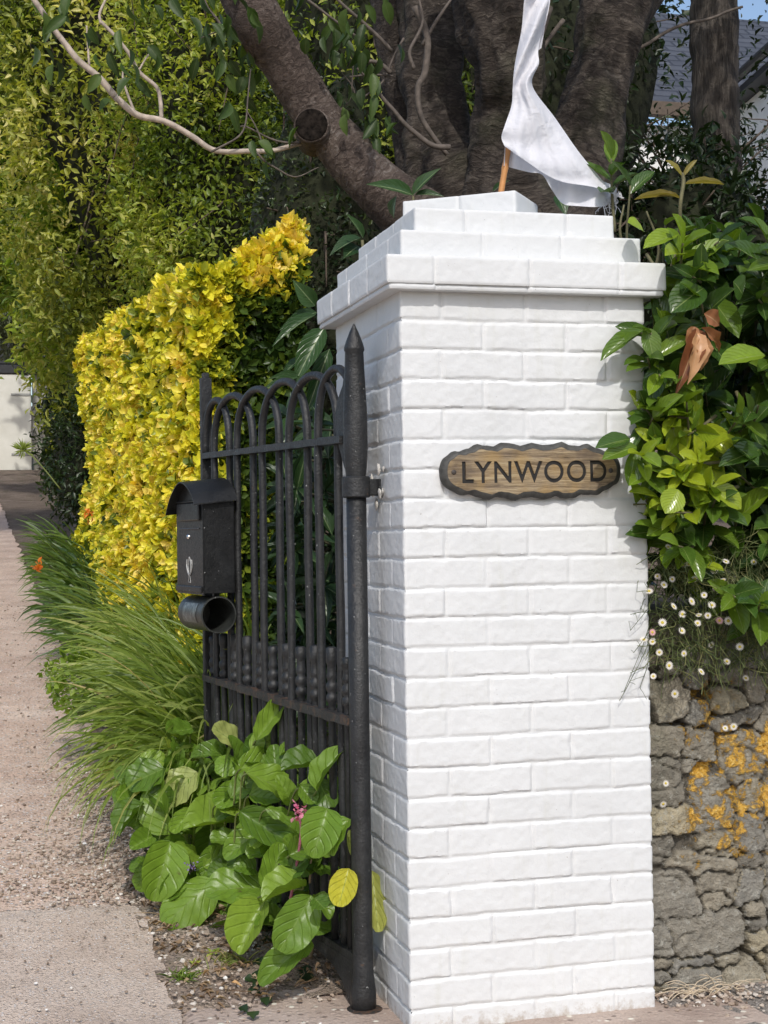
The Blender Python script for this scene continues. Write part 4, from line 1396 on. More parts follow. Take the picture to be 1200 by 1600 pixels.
shrub('variegated_shrub', 'grey green variegated bush overhanging the white garage door', 'shrub', at(45, 508, 24), (1.0, 1.2, .46), 6000, T_S3, M_GREY, .085, .03, seed=7, twigs=14, droop=.3)
shrub('dark_shrub', 'dark leafy shrub beside the white garage door', 'shrub', at(104, 630, 20), (.36, .8, 1.2), 3800, T_S3, M_DARK, .09, .035, seed=8, tones=(.2, 1), twigs=14)
shrub('backing_shrub', 'dark foliage filling the gap behind the cherry stems', 'shrub', at(830, 120, 7.5), (1.7, .8, 1.7), 5000, T_S3, M_DARK, .075, .03, seed=9, tones=(0, .7), twigs=20)
# privet screen in front of the house, thin enough to see the wall through it
shrub('privet_screen', 'dark see through privet in front of the white house wall', 'shrub', at(1085, 330, 8.0), (1.35, .5, .86), 4600, T_S3, M_DARK, .055, .024, seed=10, tones=(0, .8), twigs=60, core=.0, lump=.3, front=False)
shrub('privet_screen', 'dark leafy growth between the laurel and the ivy clad trunk', 'shrub', at(1090, 420, 3.6), (.62, .4, .62), 3200, T_S3, M_DARK, .06, .026, seed=11, tones=(0, .5), twigs=20, core=.8, lump=.25)
# far trees closing the view
for i, (u, v, Y, rr_, lb) in enumerate([(-160, 60, 38, (5, 3, 9), 'tall background tree rising over the garage'), (330, -60, 24, (4.5, 3, 6.5), 'tall background tree behind the olive shrubs'), (700, -40, 22, (4, 2.5, 5.0), 'tall background tree behind the cherry stems')]):
    shrub('background_tree', lb, 'tree', at(u, v, Y), rr_, 7000, T_S2, M_DARK, .26, .13, 'far trees', seed=20 + i, tones=(.2, 1), twigs=10, lump=.3)

# ---------------- golden hedge
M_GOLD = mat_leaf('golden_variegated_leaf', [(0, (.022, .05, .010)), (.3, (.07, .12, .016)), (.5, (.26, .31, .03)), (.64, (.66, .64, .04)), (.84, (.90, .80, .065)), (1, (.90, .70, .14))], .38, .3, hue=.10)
HG = thing('golden_hedge', (.15, 3.0, .2), 'clipped golden yellow hedge along the drive behind the gate', 'hedge')
T_G = leaf_tpl('obovate', 3, .35, -.15)


def hedge_top(x, y):
    base = zg(y) + 2.12 + .05 * vnoise(np.stack([x, y, x * 0], -1), 1.4, 5)
    # rises into uncut shoots at the right of the near end
    return base + np.clip((x + .02) / .35, 0, 1) ** 1.5 * .27 * np.clip((3.6 - y) / .8, 0, 1)


def bulge(p, seed=0):
    return .07 * fbm(p, 1.7, 60 + seed, 3)


Pn = []; Nv = []; Tn = []; De = []
# long side facing the drive
kS = 9500
yy = 2.75 + 6.4 * rng.random(kS) ** 1.5; f_ = rng.random(kS)
zz = zg(yy) + f_ * (hedge_top(yy * 0 - .1, yy) - zg(yy))
dep = np.abs(rng.normal(size=kS)) * .05
xx = -.13 + dep + .05 * np.sin(yy * .9) - .06 * np.clip((.5 - f_), 0, 1) + .04 * np.clip((f_ - .8) * 5, 0, 1) ** 2
p = np.stack([xx, yy, zz], -1); p[:, 0] += bulge(p)
Pn.append(p); Nv.append(np.tile([-1, -.25, .25], (kS, 1))); De.append(dep)
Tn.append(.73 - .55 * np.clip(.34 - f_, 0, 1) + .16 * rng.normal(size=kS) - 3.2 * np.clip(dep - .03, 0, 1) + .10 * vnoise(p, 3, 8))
# near end facing us
kE = 3000
xx = -.12 + .46 * rng.random(kE); f_ = rng.random(kE) ** .8
zz = .35 + f_ * (hedge_top(xx, xx * 0 + 2.75) - .35)
dep = np.abs(rng.normal(size=kE)) * .05
yy = 2.72 + dep + .05 * np.sin(xx * 9)
p = np.stack([xx, yy, zz], -1); p[:, 1] += bulge(p, 3)
yf = np.clip(.75 - 4.5 * (xx + .06) + .35 * vnoise(p, 7, 19), 0, 1) + 1.1 * np.clip((f_ - .9) * 10, 0, 1)      # greener to the right, golden at the top shoots
Pn.append(p); Nv.append(np.tile([-.1, -1, .3], (kE, 1))); De.append(dep)
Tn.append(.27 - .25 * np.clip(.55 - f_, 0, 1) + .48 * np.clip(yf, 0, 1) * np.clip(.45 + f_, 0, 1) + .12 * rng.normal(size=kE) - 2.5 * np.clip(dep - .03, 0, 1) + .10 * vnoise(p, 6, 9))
# top
kT = 3200
yy = 2.75 + 6.4 * rng.random(kT) ** 1.5; xx = -.13 + .50 * rng.random(kT)
zz = hedge_top(xx, yy) - np.abs(rng.normal(size=kT)) * .04
p = np.stack([xx, yy, zz], -1)
Pn.append(p); Nv.append(np.tile([-.15, -.2, 1], (kT, 1))); De.append(np.zeros(kT))
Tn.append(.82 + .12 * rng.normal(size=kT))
# upright shoots at the right end
sh = []
for (u, v, h_) in [(455, 330, .34), (447, 345, .3), (462, 350, .25), (428, 365, .22), (410, 392, .16), (400, 385, .18), (385, 398, .12), (438, 380, .26), (420, 400, .2), (446, 375, .3)]:
    top = at(u, v, 2.75)
    for _ in range(26):
        t_ = rng.random()
        sh.append(top + np.array([rng.normal() * .012, rng.normal() * .02, -h_ * t_]))
sh = np.array(sh)
Pn.append(sh); Nv.append(np.tile([0, -.2, 1], (len(sh), 1))); De.append(np.zeros(len(sh))); Tn.append(.86 + .06 * rng.normal(size=len(sh)))
Pn = np.concatenate(Pn); Nv = np.concatenate(Nv); Tn = np.concatenate(Tn)
hol = vnoise(Pn, 5.5, 91) + .6 * vnoise(Pn, 13, 92)          # hollows and thin places
kp = (hol > -.62) | (rng.random(len(Pn)) < .12)
Pn, Nv, Tn, hol = Pn[kp], Nv[kp], Tn[kp], hol[kp]
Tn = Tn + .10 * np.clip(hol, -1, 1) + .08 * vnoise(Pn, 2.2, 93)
Pn = Pn + nrm(Nv) * (.05 * vnoise(Pn, 3.2, 94) + .03 * rng.normal(size=len(Pn)) * (rng.random(len(Pn)) < .2))[:, None]
mb = MB()
ax = nrm(Nv + .45 * rng.normal(size=Nv.shape))
for k_ in range(6):
    a_ = k_ / 6 * 2 * np.pi + rng.random(len(Pn))
    r1 = nrm(np.cross(ax, rdir(len(ax)))); 
    dd = nrm(ax * rng.uniform(.35, 1.1, (len(Pn), 1)) + r1)
    s = rng.uniform(.8, 1.25, len(Pn)) * (1 + .03 * np.clip(Pn[:, 1] - 3, 0, 9))
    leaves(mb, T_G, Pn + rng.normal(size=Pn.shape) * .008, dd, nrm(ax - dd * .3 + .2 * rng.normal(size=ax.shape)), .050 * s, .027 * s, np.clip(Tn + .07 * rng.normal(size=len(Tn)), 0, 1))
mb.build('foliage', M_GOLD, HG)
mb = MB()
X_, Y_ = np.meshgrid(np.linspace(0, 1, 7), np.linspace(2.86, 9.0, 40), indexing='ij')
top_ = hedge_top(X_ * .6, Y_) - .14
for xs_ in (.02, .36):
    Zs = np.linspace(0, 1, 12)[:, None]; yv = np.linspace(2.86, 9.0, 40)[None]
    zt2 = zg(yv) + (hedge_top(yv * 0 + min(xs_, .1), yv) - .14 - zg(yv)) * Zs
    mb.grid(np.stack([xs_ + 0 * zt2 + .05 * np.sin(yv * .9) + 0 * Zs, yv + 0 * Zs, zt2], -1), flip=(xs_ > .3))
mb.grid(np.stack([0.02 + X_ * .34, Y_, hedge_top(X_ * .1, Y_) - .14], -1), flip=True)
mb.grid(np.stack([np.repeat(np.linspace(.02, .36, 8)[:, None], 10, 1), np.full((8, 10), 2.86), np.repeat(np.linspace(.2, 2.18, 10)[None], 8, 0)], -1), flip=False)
mb.build('shade_filler', M_CORE, HG)  # dark sheets added inside, standing in for the hedge's inner shade

# ---------------- strap-leaved clumps by the drive
M_STRAP = mat_leaf('strap_leaf', [(0, (.09, .15, .025)), (.5, (.22, .31, .06)), (.85, (.40, .47, .15)), (1, (.52, .44, .22))], .42, .45, rib=(.20, .27, .08), ribw=.12)
M_STRAPD = mat_leaf('dark_strap_leaf', [(0, (.035, .075, .018)), (.5, (.085, .15, .03)), (1, (.17, .25, .055))], .36, .35, rib=(.12, .18, .06), ribw=.1)


def strap(mb, p, d, up, L, w_, bend, tone, n=12):
    """one arching leaf: leaves the crown at an angle and falls over"""
    p = np.array(p, float); pos = [p]; side = nrm(np.cross(d, GZ))
    el = up; st_ = L / n
    ro = rng.normal() * .35 + (.75 if d[0] < 0 else -.75) * (1 if rng.random() < .75 else -.6)
    side = nrm(side * math.cos(ro) + GZ * math.sin(ro))
    for i in range(n):
        dirv = d * math.cos(el) + GZ * math.sin(el)
        p = p + dirv * st_
        p[2] = max(p[2], float(zg(p[1])) + .02)
        pos.append(p); el -= bend / n * (.4 + 1.3 * i / n)
        el = max(el, -1.35)
    pos = np.array(pos); t = np.linspace(0, 1, n + 1)
    if (pos[:, 0] + 1.064 - (.043 if n == 12 else .031) * (pos[:, 1] + 3.75)).min() < 0: return      # dropped where they cross a sight line from the camera
    wd_ = w_ * PROF['strap'](t)
    T = nrm(np.gradient(pos, axis=0)); Nn = nrm(np.cross(side[None], T))
    V = np.stack([pos - side * wd_[:, None] / 2 + Nn * wd_[:, None] * .18, pos, pos + side * wd_[:, None] / 2 + Nn * wd_[:, None] * .18], 1)
    mb.grid(V, uv=np.stack([np.repeat(t[:, None], 3, 1), np.repeat(np.array([[0, .5, 1]]), n + 1, 0)], -1), tone=tone)


MT = thing('strap_leaf_clump', (-.12, 2.0, .15), 'pale green arching strap leaved clump spilling over the drive behind the mailbox', 'plant')
mb = MB()
for _ in range(1300):
    y = 1.70 + rng.random() ** 1.2 * 2.4
    b = np.array([-.05 + rng.normal() * .09 + .03 * (y - 1.5), y, float(zg(y)) + .0])
    az = math.radians(rng.normal() * 38 + 196 + rng.random() * 26)
    d = np.array([math.cos(az), math.sin(az), 0])
    strap(mb, b, d, math.radians(rng.uniform(54, 89)), rng.uniform(.5, 1.12), rng.uniform(.017, .029), rng.uniform(.9, 2.3), float(np.clip(rng.normal() * .22 + .5, 0, 1)))
for _ in range(230):
    b = np.array([-.22 + rng.normal() * .06, 1.5 + rng.random() * .8, .12])
    az = math.radians(rng.normal() * 26 + 235)
    d = np.array([math.cos(az), math.sin(az), 0])
    strap(mb, b, d, math.radians(rng.uniform(58, 84)), rng.uniform(.6, .95), rng.uniform(.013, .021), rng.uniform(2.0, 2.8), float(np.clip(rng.normal() * .2 + .6, 0, 1)))
mb.build('foliage', M_STRAP, MT)
M_ORANGE = mat_leaf('orange_petal', [(0, (.75, .16, .02)), (1, (.85, .30, .04))], .5, .3)
def flower_spike(parent, u, v, Y, k=7, size=.03):
    mb = MB()
    c = at(u, v, Y)
    for _ in range(k):
        d = rdir(1)
        leaves(mb, leaf_tpl('oval', 3, .3, .1), c[None] + rng.normal(size=(1, 3)) * .012, d, rdir(1), size, size * .45, rng.random())
    mb.build('flower', M_ORANGE, parent)
flower_spike(MT, 140, 803, 4.6, 10, .035)
mb = MB()
for (u, v, Y, u2, v2) in [(38, 700, 5.2, 95, 765)]:
    a = at(u, v, Y); b = at(u2, v2, Y); mb.tube(spline([a, (a + b) / 2 + np.array([0, 0, .01]), b], 4), .004, 5)
mb.build('flower_stalk', mat_simple('green_stalk', (.16, .2, .06), .6), MT)
mb = MB()
c = at(36, 703, 5.2)
for _ in range(60):
    leaves(mb, leaf_tpl('lance', 2, .2, .1), c[None], rdir(1) + np.array([[0, 0, .35]]), rdir(1), rng.uniform(.05, .08), .010, .75)
mb.build('seed_head', M_STRAP, MT)

AG = thing('strap_leaf_clump', (-.45, 6.2, .5), 'darker broad strap leaved clump farther up the drive', 'plant')
mb = MB()
for _ in range(800):
    y = 4.2 + rng.random() * 6.4
    b = np.array([-.17 + rng.normal() * .09 + .005 * (y - 5), y, float(zg(y))])
    az = math.radians(rng.normal() * 55 + 200)
    d = np.array([math.cos(az), math.sin(az), 0])
    strap(mb, b, d, math.radians(rng.uniform(58, 87)), rng.uniform(.5, .9), rng.uniform(.028, .045), rng.uniform(1.2, 2.4), float(np.clip(rng.normal() * .25 + .5, 0, 1)), 9)
mb.build('foliage', M_STRAPD, AG)
flower_spike(AG, 60, 886, 4.4, 12, .04)
shrub('low_plant', 'low green leafy plant between the garage door and the golden hedge', 'plant', at(112, 720, 12.5), (.26, 1.2, .6), 2600, T_S3, M_DARK, .07, .03, seed=31, tones=(.3, 1), twigs=6, core=.8)
shrub('edging_plant', 'small soft green plant edging the drive under the strap leaves', 'plant', at(120, 1060, 3.3), (.10, .35, .11), 700, leaf_tpl('oval', 2, .3, .1), M_BRIGHT, .032, .022, seed=32, tones=(.2, .8), twigs=0, core=.0)

# ---------------- bergenia by the gate foot
M_BERG = mat_leaf('bergenia_leaf', [(0, (.06, .125, .015)), (.5, (.175, .30, .034)), (.8, (.29, .41, .055)), (.93, (.42, .47, .16)), (1, (.55, .52, .05))], .36, .3, rib=(.22, .32, .08), ribw=.025, veins=5, bump=.003, hue=.24, spec=.42, vs=.12, blot=(.10, .09, .03))
BG = thing('bergenia_plant', (-.36, .85, .04), 'large round leaved bergenia clump at the foot of the iron gate', 'plant')
T_BS = [leaf_tpl('spoon', 12, f_, c_, w_, 9) for f_, c_, w_ in ((.30, .22, .10), (.62, .40, .07), (-.2, .36, .12), (.45, -.2, .10), (.85, .15, .08), (.5, .5, .12))]
T_B = T_BS[0]
T_B2 = leaf_tpl('spoon', 12, .34, .06, .07, 7)
bl = [  # base, tip (enlarged detail coordinates), width, tone, lift towards viewer
    (330, 160, 215, 195, 80, .2, -.05), (210, 330, 65, 365, 150, .35, 0), (350, 345, 210, 425, 150, .93, .02), (500, 350, 352, 335, 95, .6, .03), (545, 235, 437, 158, 85, .86, 0),
    (600, 210, 705, 55, 80, .7, 0), (575, 250, 665, 165, 90, .6, .01), (530, 330, 705, 265, 115, .6, .03), (555, 345, 790, 405, 130, .65, .05), (490, 455, 570, 355, 95, .35, .04),
    (862, 425, 885, 235, 85, .35, .03), (905, 500, 850, 680, 150, .4, .10), (1000, 545, 915, 650, 85, .4, .03), (535, 560, 310, 590, 155, .68, .08), (635, 590, 490, 670, 110, .55, .08),
    (530, 510, 745, 660, 120, .15, .05), (235, 610, 125, 440, 140, .45, .02), (125, 480, 28, 610, 100, .1, 0), (235, 640, 170, 860, 170, .55, .05), (245, 650, 400, 700, 115, .5, .05),
    (430, 810, 235, 960, 175, .5, .10), (640, 840, 430, 800, 170, .5, .12), (640, 860, 725, 685, 125, .6, .10), (815, 830, 645, 850, 125, .55, .13), (630, 885, 510, 1005, 120, .5, .13),
    (640, 895, 545, 1110, 150, .66, .11), (835, 870, 715, 1085, 160, .45, .14), (840, 1070, 645, 1195, 120, .4, .10), (495, 990, 375, 1065, 55, .5, .10), (305, 785, 205, 885, 85, .4, .03),
    (375, 750, 490, 670, 90, .5, .06), (570, 440, 700, 480, 90, .35, .03), (430, 480, 560, 500, 110, .6, .05), (640, 500, 770, 520, 60, .5, .06), (330, 500, 250, 600, 70, .5, .04),
    (790, 400, 845, 470, 70, .4, .02), (740, 700, 840, 640, 100, .2, .06), (700, 800, 800, 720, 95, .15, .07), (160, 620, 70, 670, 80, .35, .0), (360, 470, 345, 380, 60, .3, .02),
    (140, 440, 260, 480, 110, .15, .0), (600, 760, 560, 720, 90, .3, .04), (460, 650, 370, 780, 90, .4, .05), (200, 560, 90, 500, 90, .25, -.03), (300, 640, 200, 700, 100, .2, -.02), (850, 880, 890, 930, 80, .15, .05)]
mb = MB(); ms = MB()
def gateY(u):
    d = _F + (u - 600) / FPX * RT
    t = ((P0 - CAM) @ GN) / (d @ GN)
    return (CAM + d * t)[1]
hub = np.array([-.30, .80, .05])
def berg(mbx, b, tone=None, Yo=None):
    bu, bv, tu, tv, wd_, tn, lift = b
    k = 440 / 1200
    u0, v0, u1, v1 = 180 + bu * k, 1080 + bv * k, 180 + tu * k, 1080 + tv * k
    um, vm = (u0 + u1) / 2, (v0 + v1) / 2
    Y = (min(gateY(min(um, 520)) - .06, 1.25) - .20 * np.clip((vm - 1150) / 300, 0, 1.3) - lift * .9) if Yo is None else Yo
    p0, p1 = at(u0, v0, Y + .015), at(u1, v1, Y - .015)
    L = np.linalg.norm(p1 - p0)
    D = nrm(p1 - p0)
    N_ = nrm(np.array([-.12, -.78, .62]) + (.32 if Yo is None else .06) * rng.normal(size=3))
    D = nrm(D - .5 * (D @ N_) * N_)
    W_ = wd_ * k * ((p0 - CAM) @ _F) / FPX * 1.12
    leaves(mbx, random.choice(T_BS), p0[None], D[None], N_[None], L * 1.08, W_ * 1.02, tn if tone is None else tone)
    return p0, D
for b in bl:
    p0, D = berg(mb, b)
    base = np.array([p0[0] * .6 + hub[0] * .4, max(.78, p0[1] + .16), 0]); base[2] = float(zg(base[1])) + .01
    if np.linalg.norm(base - p0) > .26: base = p0 + nrm(base - p0) * .13 + np.array([0, .06, 0])
    ms.tube(spline([base, (base + p0) / 2 + np.array([0, .03, .0]), p0 + np.array([0, .05, -.02]), p0 + D * .01], 4), .0028, 6)
# leaves deeper in the clump
for _ in range(170):
    u, v = rng.uniform(205, 500), rng.uniform(1180, 1475)
    if v > 1380 and u < 270: continue
    Y = min(gateY(min(u, 500)) - .02, 1.3) - .10 * np.clip((v - 1150) / 300, 0, 1.2)
    p = at(u, v, Y)
    if p[2] < zg(p[1]) + .04: continue
    d = nrm(np.array([rng.normal(), rng.normal() * .5 - .2, rng.normal() * .5]))
    leaves(mb, random.choice(T_BS), p[None], d[None], np.array([[-.1, -.7, .7]]) + .35 * rng.normal(size=(1, 3)), rng.uniform(.07, .115), rng.uniform(.05, .085), rng.uniform(.05, .6))
mb.build('foliage', M_BERG, BG)
ms.build('leaf_stalks', mat_simple('green_leaf_stalk', (.17, .20, .06), .5), BG)
mb = MB()
berg(mb, (995, 755, 955, 920, 105, 1.0, 0), .98, .20)
berg(mb, (1095, 765, 1112, 1015, 75, 1.0, 0), .90, .30)
berg(mb, (1005, 590, 1012, 680, 40, 1.0, 0), .97, .26)
tag(mb.build('yellowed_leaf', M_BERG, BG), 'yellowing leaves by the gate post')
M_PINK = mat_leaf('pink_petal', [(0, (.55, .10, .22)), (1, (.80, .38, .52))], .5, .3)
mb = MB(); c = at(469, 1272, .30)
for _ in range(46):
    o_ = rng.normal(size=3) * np.array([.009, .009, .013])
    leaves(mb, leaf_tpl('oval', 2, .3, -.2), (c + o_)[None], rdir(1), rdir(1), rng.uniform(.011, .016), .011, rng.random())
mb.tube(spline([c + np.array([0, .02, -.01]), c + np.array([.01, .05, -.08]), np.array([-.2, .6, .1])], 5), .004, 6)
mb.build('flower', M_PINK, BG)
mb = MB(); c = at(300, 1353, .66)
for _ in range(24):
    o_ = rng.normal(size=3) * np.array([.008, .008, .008])
    leaves(mb, leaf_tpl('oval', 2, .3, -.2), (c + o_)[None], rdir(1), rdir(1), .008, .006, rng.random())
mb.build('flower', mat_leaf('mauve_petal', [(0, (.16, .10, .28)), (1, (.30, .24, .45))], .5, .2), BG)
# dry stalk leaning by the gate foot
mb = MB()
mb.tube(spline([at(482, 1518, .62), at(489, 1470, .55), at(498, 1420, .48)], 5), .006, 7)
mb.tube(spline([at(478, 1518, .60), at(500, 1508, .5)], 4), .003, 6)
mb.tube(spline([at(484, 1380, .46), at(486, 1345, .46), at(492, 1322, .46)], 5), .0035, 6)
mb.build('dry_stalk', mat_simple('dry_stem', (.33, .25, .16), .8, var=.3), BG)

# ---------------- laurels
M_LAUR = mat_leaf('laurel_leaf', [(0, (.022, .055, .012)), (.4, (.06, .125, .02)), (.7, (.20, .31, .025)), (1, (.44, .51, .03))], .24, .26, rib=(.30, .38, .12), ribw=.03, veins=8, bump=.002, hue=.08, spec=.55)
T_L = leaf_tpl('ellip', 8, .28, .14, .03, 5)
M_STEM = mat_simple('green_brown_stem', (.13, .12, .06), .7, var=.3)


def pxof(p):
    d = np.asarray(p) - CAM
    return 600 + FPX * (d @ RT) / (d @ _F), 800 - FPX * (d @ UP) / (d @ _F)


def shoot(ml, ms_, base, tip, nl, L, tone, spread=1.0, flat=0.0):
    base = np.asarray(base, float); tip = np.asarray(tip, float)
    mid = (base + tip) / 2 + rng.normal(size=3) * .02 + np.array([0, 0, -.02])
    S = spline([base, mid, tip], 6)
    ms_.tube(S, np.linspace(.0055, .0025, len(S)), 6)
    ax = nrm(tip - mid)
    a = rng.random() * 6.28
    for i in range(nl):
        f = i / max(1, nl - 1)
        p = S[int(round((.35 + .65 * f) * (len(S) - 1)))]
        a += 2.4
        r1 = nrm(np.cross(ax, GZ + .01)); r2 = np.cross(ax, r1)
        rad = r1 * math.cos(a) + r2 * math.sin(a)
        d = nrm(rad * spread * (1.1 - .55 * f) + ax * (.35 + .7 * f) + rng.normal(size=3) * .12 + np.array([0, -.10, -.12]))
        n_ = nrm(ax * .9 + np.array([0, -.45, .75]) - d * .3 + .25 * rng.normal(size=3))
        s = rng.uniform(.75, 1.15) * (1 - .25 * f)
        tu, tv = pxof(p + d * L * s)          # keep the name on the plaque readable
        mu, mv = pxof(p + d * L * s * .5)
        if (tu < 975 and 668 < tv < 790) or (mu < 965 and 668 < mv < 790) or (mu < 1048 and 300 < mv < 478): continue
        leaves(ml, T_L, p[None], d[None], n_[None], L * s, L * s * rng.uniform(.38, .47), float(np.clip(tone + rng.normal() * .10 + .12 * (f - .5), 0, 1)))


LA = thing('laurel_bush', (1.05, .45, .95), 'glossy green laurel bush overhanging the stone wall and the right edge of the pillar', 'shrub')
ml = MB(); ms_ = MB()
def inreg(u, v):
    if v < 330: return u > 1020 + (330 - v) * .5
    if v < 420: return u > 1022
    if v < 500: return u > 1055
    if v < 590: return u > 1010
    if v < 690: return u > 1005
    if v < 850: return u > 1000 + max(0, v - 790) * .6
    return v < 880 + (u - 1060) * .75 and u > 1060
kk = 0
while kk < 150:
    u, v = rng.uniform(985, 1290), rng.uniform(370, 985)
    if not inreg(u, v): continue
    kk += 1
    Yt = rng.uniform(-.16, .30)
    if u < 1040: Yt = rng.uniform(-.16, -.02)
    tip = at(u, v, Yt)
    back = np.array([rng.uniform(.02, .16), rng.uniform(.14, .30), rng.uniform(-.12, .06)])
    lit = math.exp(-((u - 1060) / 55) ** 2 - ((v - 710) / 105) ** 2)  # sunlit cluster put into the leaf tone
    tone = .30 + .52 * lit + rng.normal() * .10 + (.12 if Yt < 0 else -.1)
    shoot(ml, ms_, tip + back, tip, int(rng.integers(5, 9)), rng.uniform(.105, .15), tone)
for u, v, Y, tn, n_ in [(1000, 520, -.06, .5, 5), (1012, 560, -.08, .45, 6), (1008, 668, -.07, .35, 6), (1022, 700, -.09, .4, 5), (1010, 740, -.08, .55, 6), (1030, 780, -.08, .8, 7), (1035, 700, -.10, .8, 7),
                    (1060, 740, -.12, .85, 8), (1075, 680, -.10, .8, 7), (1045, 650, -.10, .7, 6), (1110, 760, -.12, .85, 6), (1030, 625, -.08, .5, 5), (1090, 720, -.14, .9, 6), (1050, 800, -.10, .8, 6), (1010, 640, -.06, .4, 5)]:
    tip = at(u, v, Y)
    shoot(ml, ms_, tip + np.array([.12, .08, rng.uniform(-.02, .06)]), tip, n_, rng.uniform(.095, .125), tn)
# single leaves picked out along the pillar edge and top
for (bu, bv, tu, tv, wd_, Y, tn) in [(1005, 515, 942, 553, 26, -.05, .5), (1010, 512, 1022, 556, 30, -.08, .55), (1022, 560, 1075, 525, 24, -.08, .6), (1010, 562, 978, 565, 18, -.04, .45), (1030, 570, 1018, 622, 34, -.06, .35), (985, 686, 936, 694, 26, -.09, .35), (995, 698, 946, 712, 26, -.10, .5), (992, 705, 986, 755, 30, -.10, .45), (1060, 765, 1042, 798, 36, -.14, .8), (1110, 760, 1160, 790, 36, -.12, .85),
                                (1195, 555, 1130, 560, 40, -.15, .75), (1100, 450, 1052, 480, 50, -.12, .3), (1160, 460, 1150, 440, 50, -.12, .3), (1195, 700, 1130, 720, 34, -.10, .35), (1165, 900, 1168, 955, 40, -.05, .35), (1200, 905, 1180, 980, 45, -.06, .3), (1060, 365, 1010, 380, 30, -.05, .75), (1005, 360, 985, 345, 34, -.05, .8), (1075, 880, 1115, 900, 30, .0, .3), (1050, 815, 1015, 833, 24, -.06, .6), (1060, 800, 1055, 830, 26, -.06, .6)]:
    p0, p1 = at(bu, bv, Y), at(tu, tv, Y - .02)
    leaves(ml, T_L, p0[None], (p1 - p0)[None], nrm(np.array([[-.1, -.75, .6]]) + .2 * rng.normal(size=(1, 3))), np.linalg.norm(p1 - p0) * 1.05, wd_ * 3.95 / FPX * 1.1, tn)
# upright tops above the wall
for u, v, Y, tn, h_, n_ in [(955, 248, .30, .35, .20, 7), (985, 290, .25, .35, .2, 7), (1010, 330, .18, .5, .2, 9), (975, 320, .2, .6, .15, 8), (1040, 340, .15, .6, .2, 8), (1090, 370, .2, .35, .2, 8), (1135, 365, .2, .4, .2, 8), (1190, 350, .25, .3, .2, 7), (1060, 385, .05, .6, .12, 7)]:
    tip = at(u, v, Y)
    shoot(ml, ms_, tip + np.array([.02, .03, -h_]), tip, n_, .12, tn, 1.2)
ml.build('foliage', M_LAUR, LA)
M_TAN = mat_leaf('young_tan_leaf', [(0, (.28, .22, .07)), (1, (.38, .33, .11))], .4, .35, rib=(.4, .36, .16))
ml = MB()
for (bu, bv, tu, tv, wd_) in [(1065, 275, 1044, 248, 10), (1067, 277, 1088, 248, 9), (1068, 288, 1133, 281, 9), (1062, 310, 1030, 300, 10), (1062, 308, 995, 303, 9)]:
    p0, p1 = at(bu, bv, .10), at(tu, tv, .08)
    leaves(ml, T_L, p0[None], (p1 - p0)[None], np.array([[-.1, -.7, .6]]), np.linalg.norm(p1 - p0), wd_ * 4.1 / FPX * 1.0, rng.random())
ml.build('young_leaves', M_TAN, LA)
ms_.tube(spline([at(1062, 370, .12), at(1063, 320, .10), at(1068, 285, .10), at(1066, 270, .10)], 5), .0055, 6)
for (a, b) in [((1100, 830), (1180, 500)), ((1160, 860), (1230, 520)), ((1090, 760), (1130, 450)), ((1200, 900), (1120, 780))]:
    ms_.tube(spline([at(*a, .32), at((a[0] + b[0]) / 2 + 12, (a[1] + b[1]) / 2, .25), at(*b, .2)], 7), .009, 7)
ms_.build('stems', M_STEM, LA)
M_WITH = mat_leaf('withered_leaf', [(0, (.16, .055, .03)), (.5, (.38, .16, .07)), (1, (.60, .34, .17))], .4, .2, rib=(.6, .4, .22), ribw=.05, hue=.4, blot=(.13, .05, .03))
ml = MB()
for (bu, bv, tu, tv, wd_, tn) in [(1092, 515, 1072, 588, 24, .15), (1090, 520, 1092, 580, 22, .8), (1095, 525, 1104, 572, 20, .95), (1096, 512, 1138, 545, 14, .6), (1100, 490, 1130, 505, 20, .3), (1085, 510, 1078, 540, 16, .5)]:
    p0, p1 = at(bu, bv, -.13 + rng.normal() * .012), at(tu, tv, -.15 + rng.normal() * .02)
    leaves(ml, leaf_tpl('lance', 9, .35, .45, .15, 5), p0[None], (p1 - p0)[None], nrm(np.array([[-.1, -.9, .3]]) + .35 * rng.normal(size=(1, 3))), np.linalg.norm(p1 - p0) * 1.1, wd_ * 3.9 / FPX * 1.4, tn)
tag(ml.build('withered_leaves', M_WITH, LA), 'curled brown dead leaves')
# shade-side filling
ml = MB()
nF = 500
pF = np.stack([rng.uniform(.78, 2.2, nF), rng.uniform(.12, .6, nF), rng.uniform(1.0, 1.95, nF)], -1)
leaves(ml, leaf_tpl('oval', 3, .28, .14), pF, rdir(nF) + np.array([-.2, -.4, -.1]), rdir(nF) * .5 + np.array([0, -.5, .7]), rng.uniform(.09, .13, nF), rng.uniform(.04, .055, nF), rng.uniform(0, .35, nF))
ml.build('inner_leaves', M_LAUR, LA)

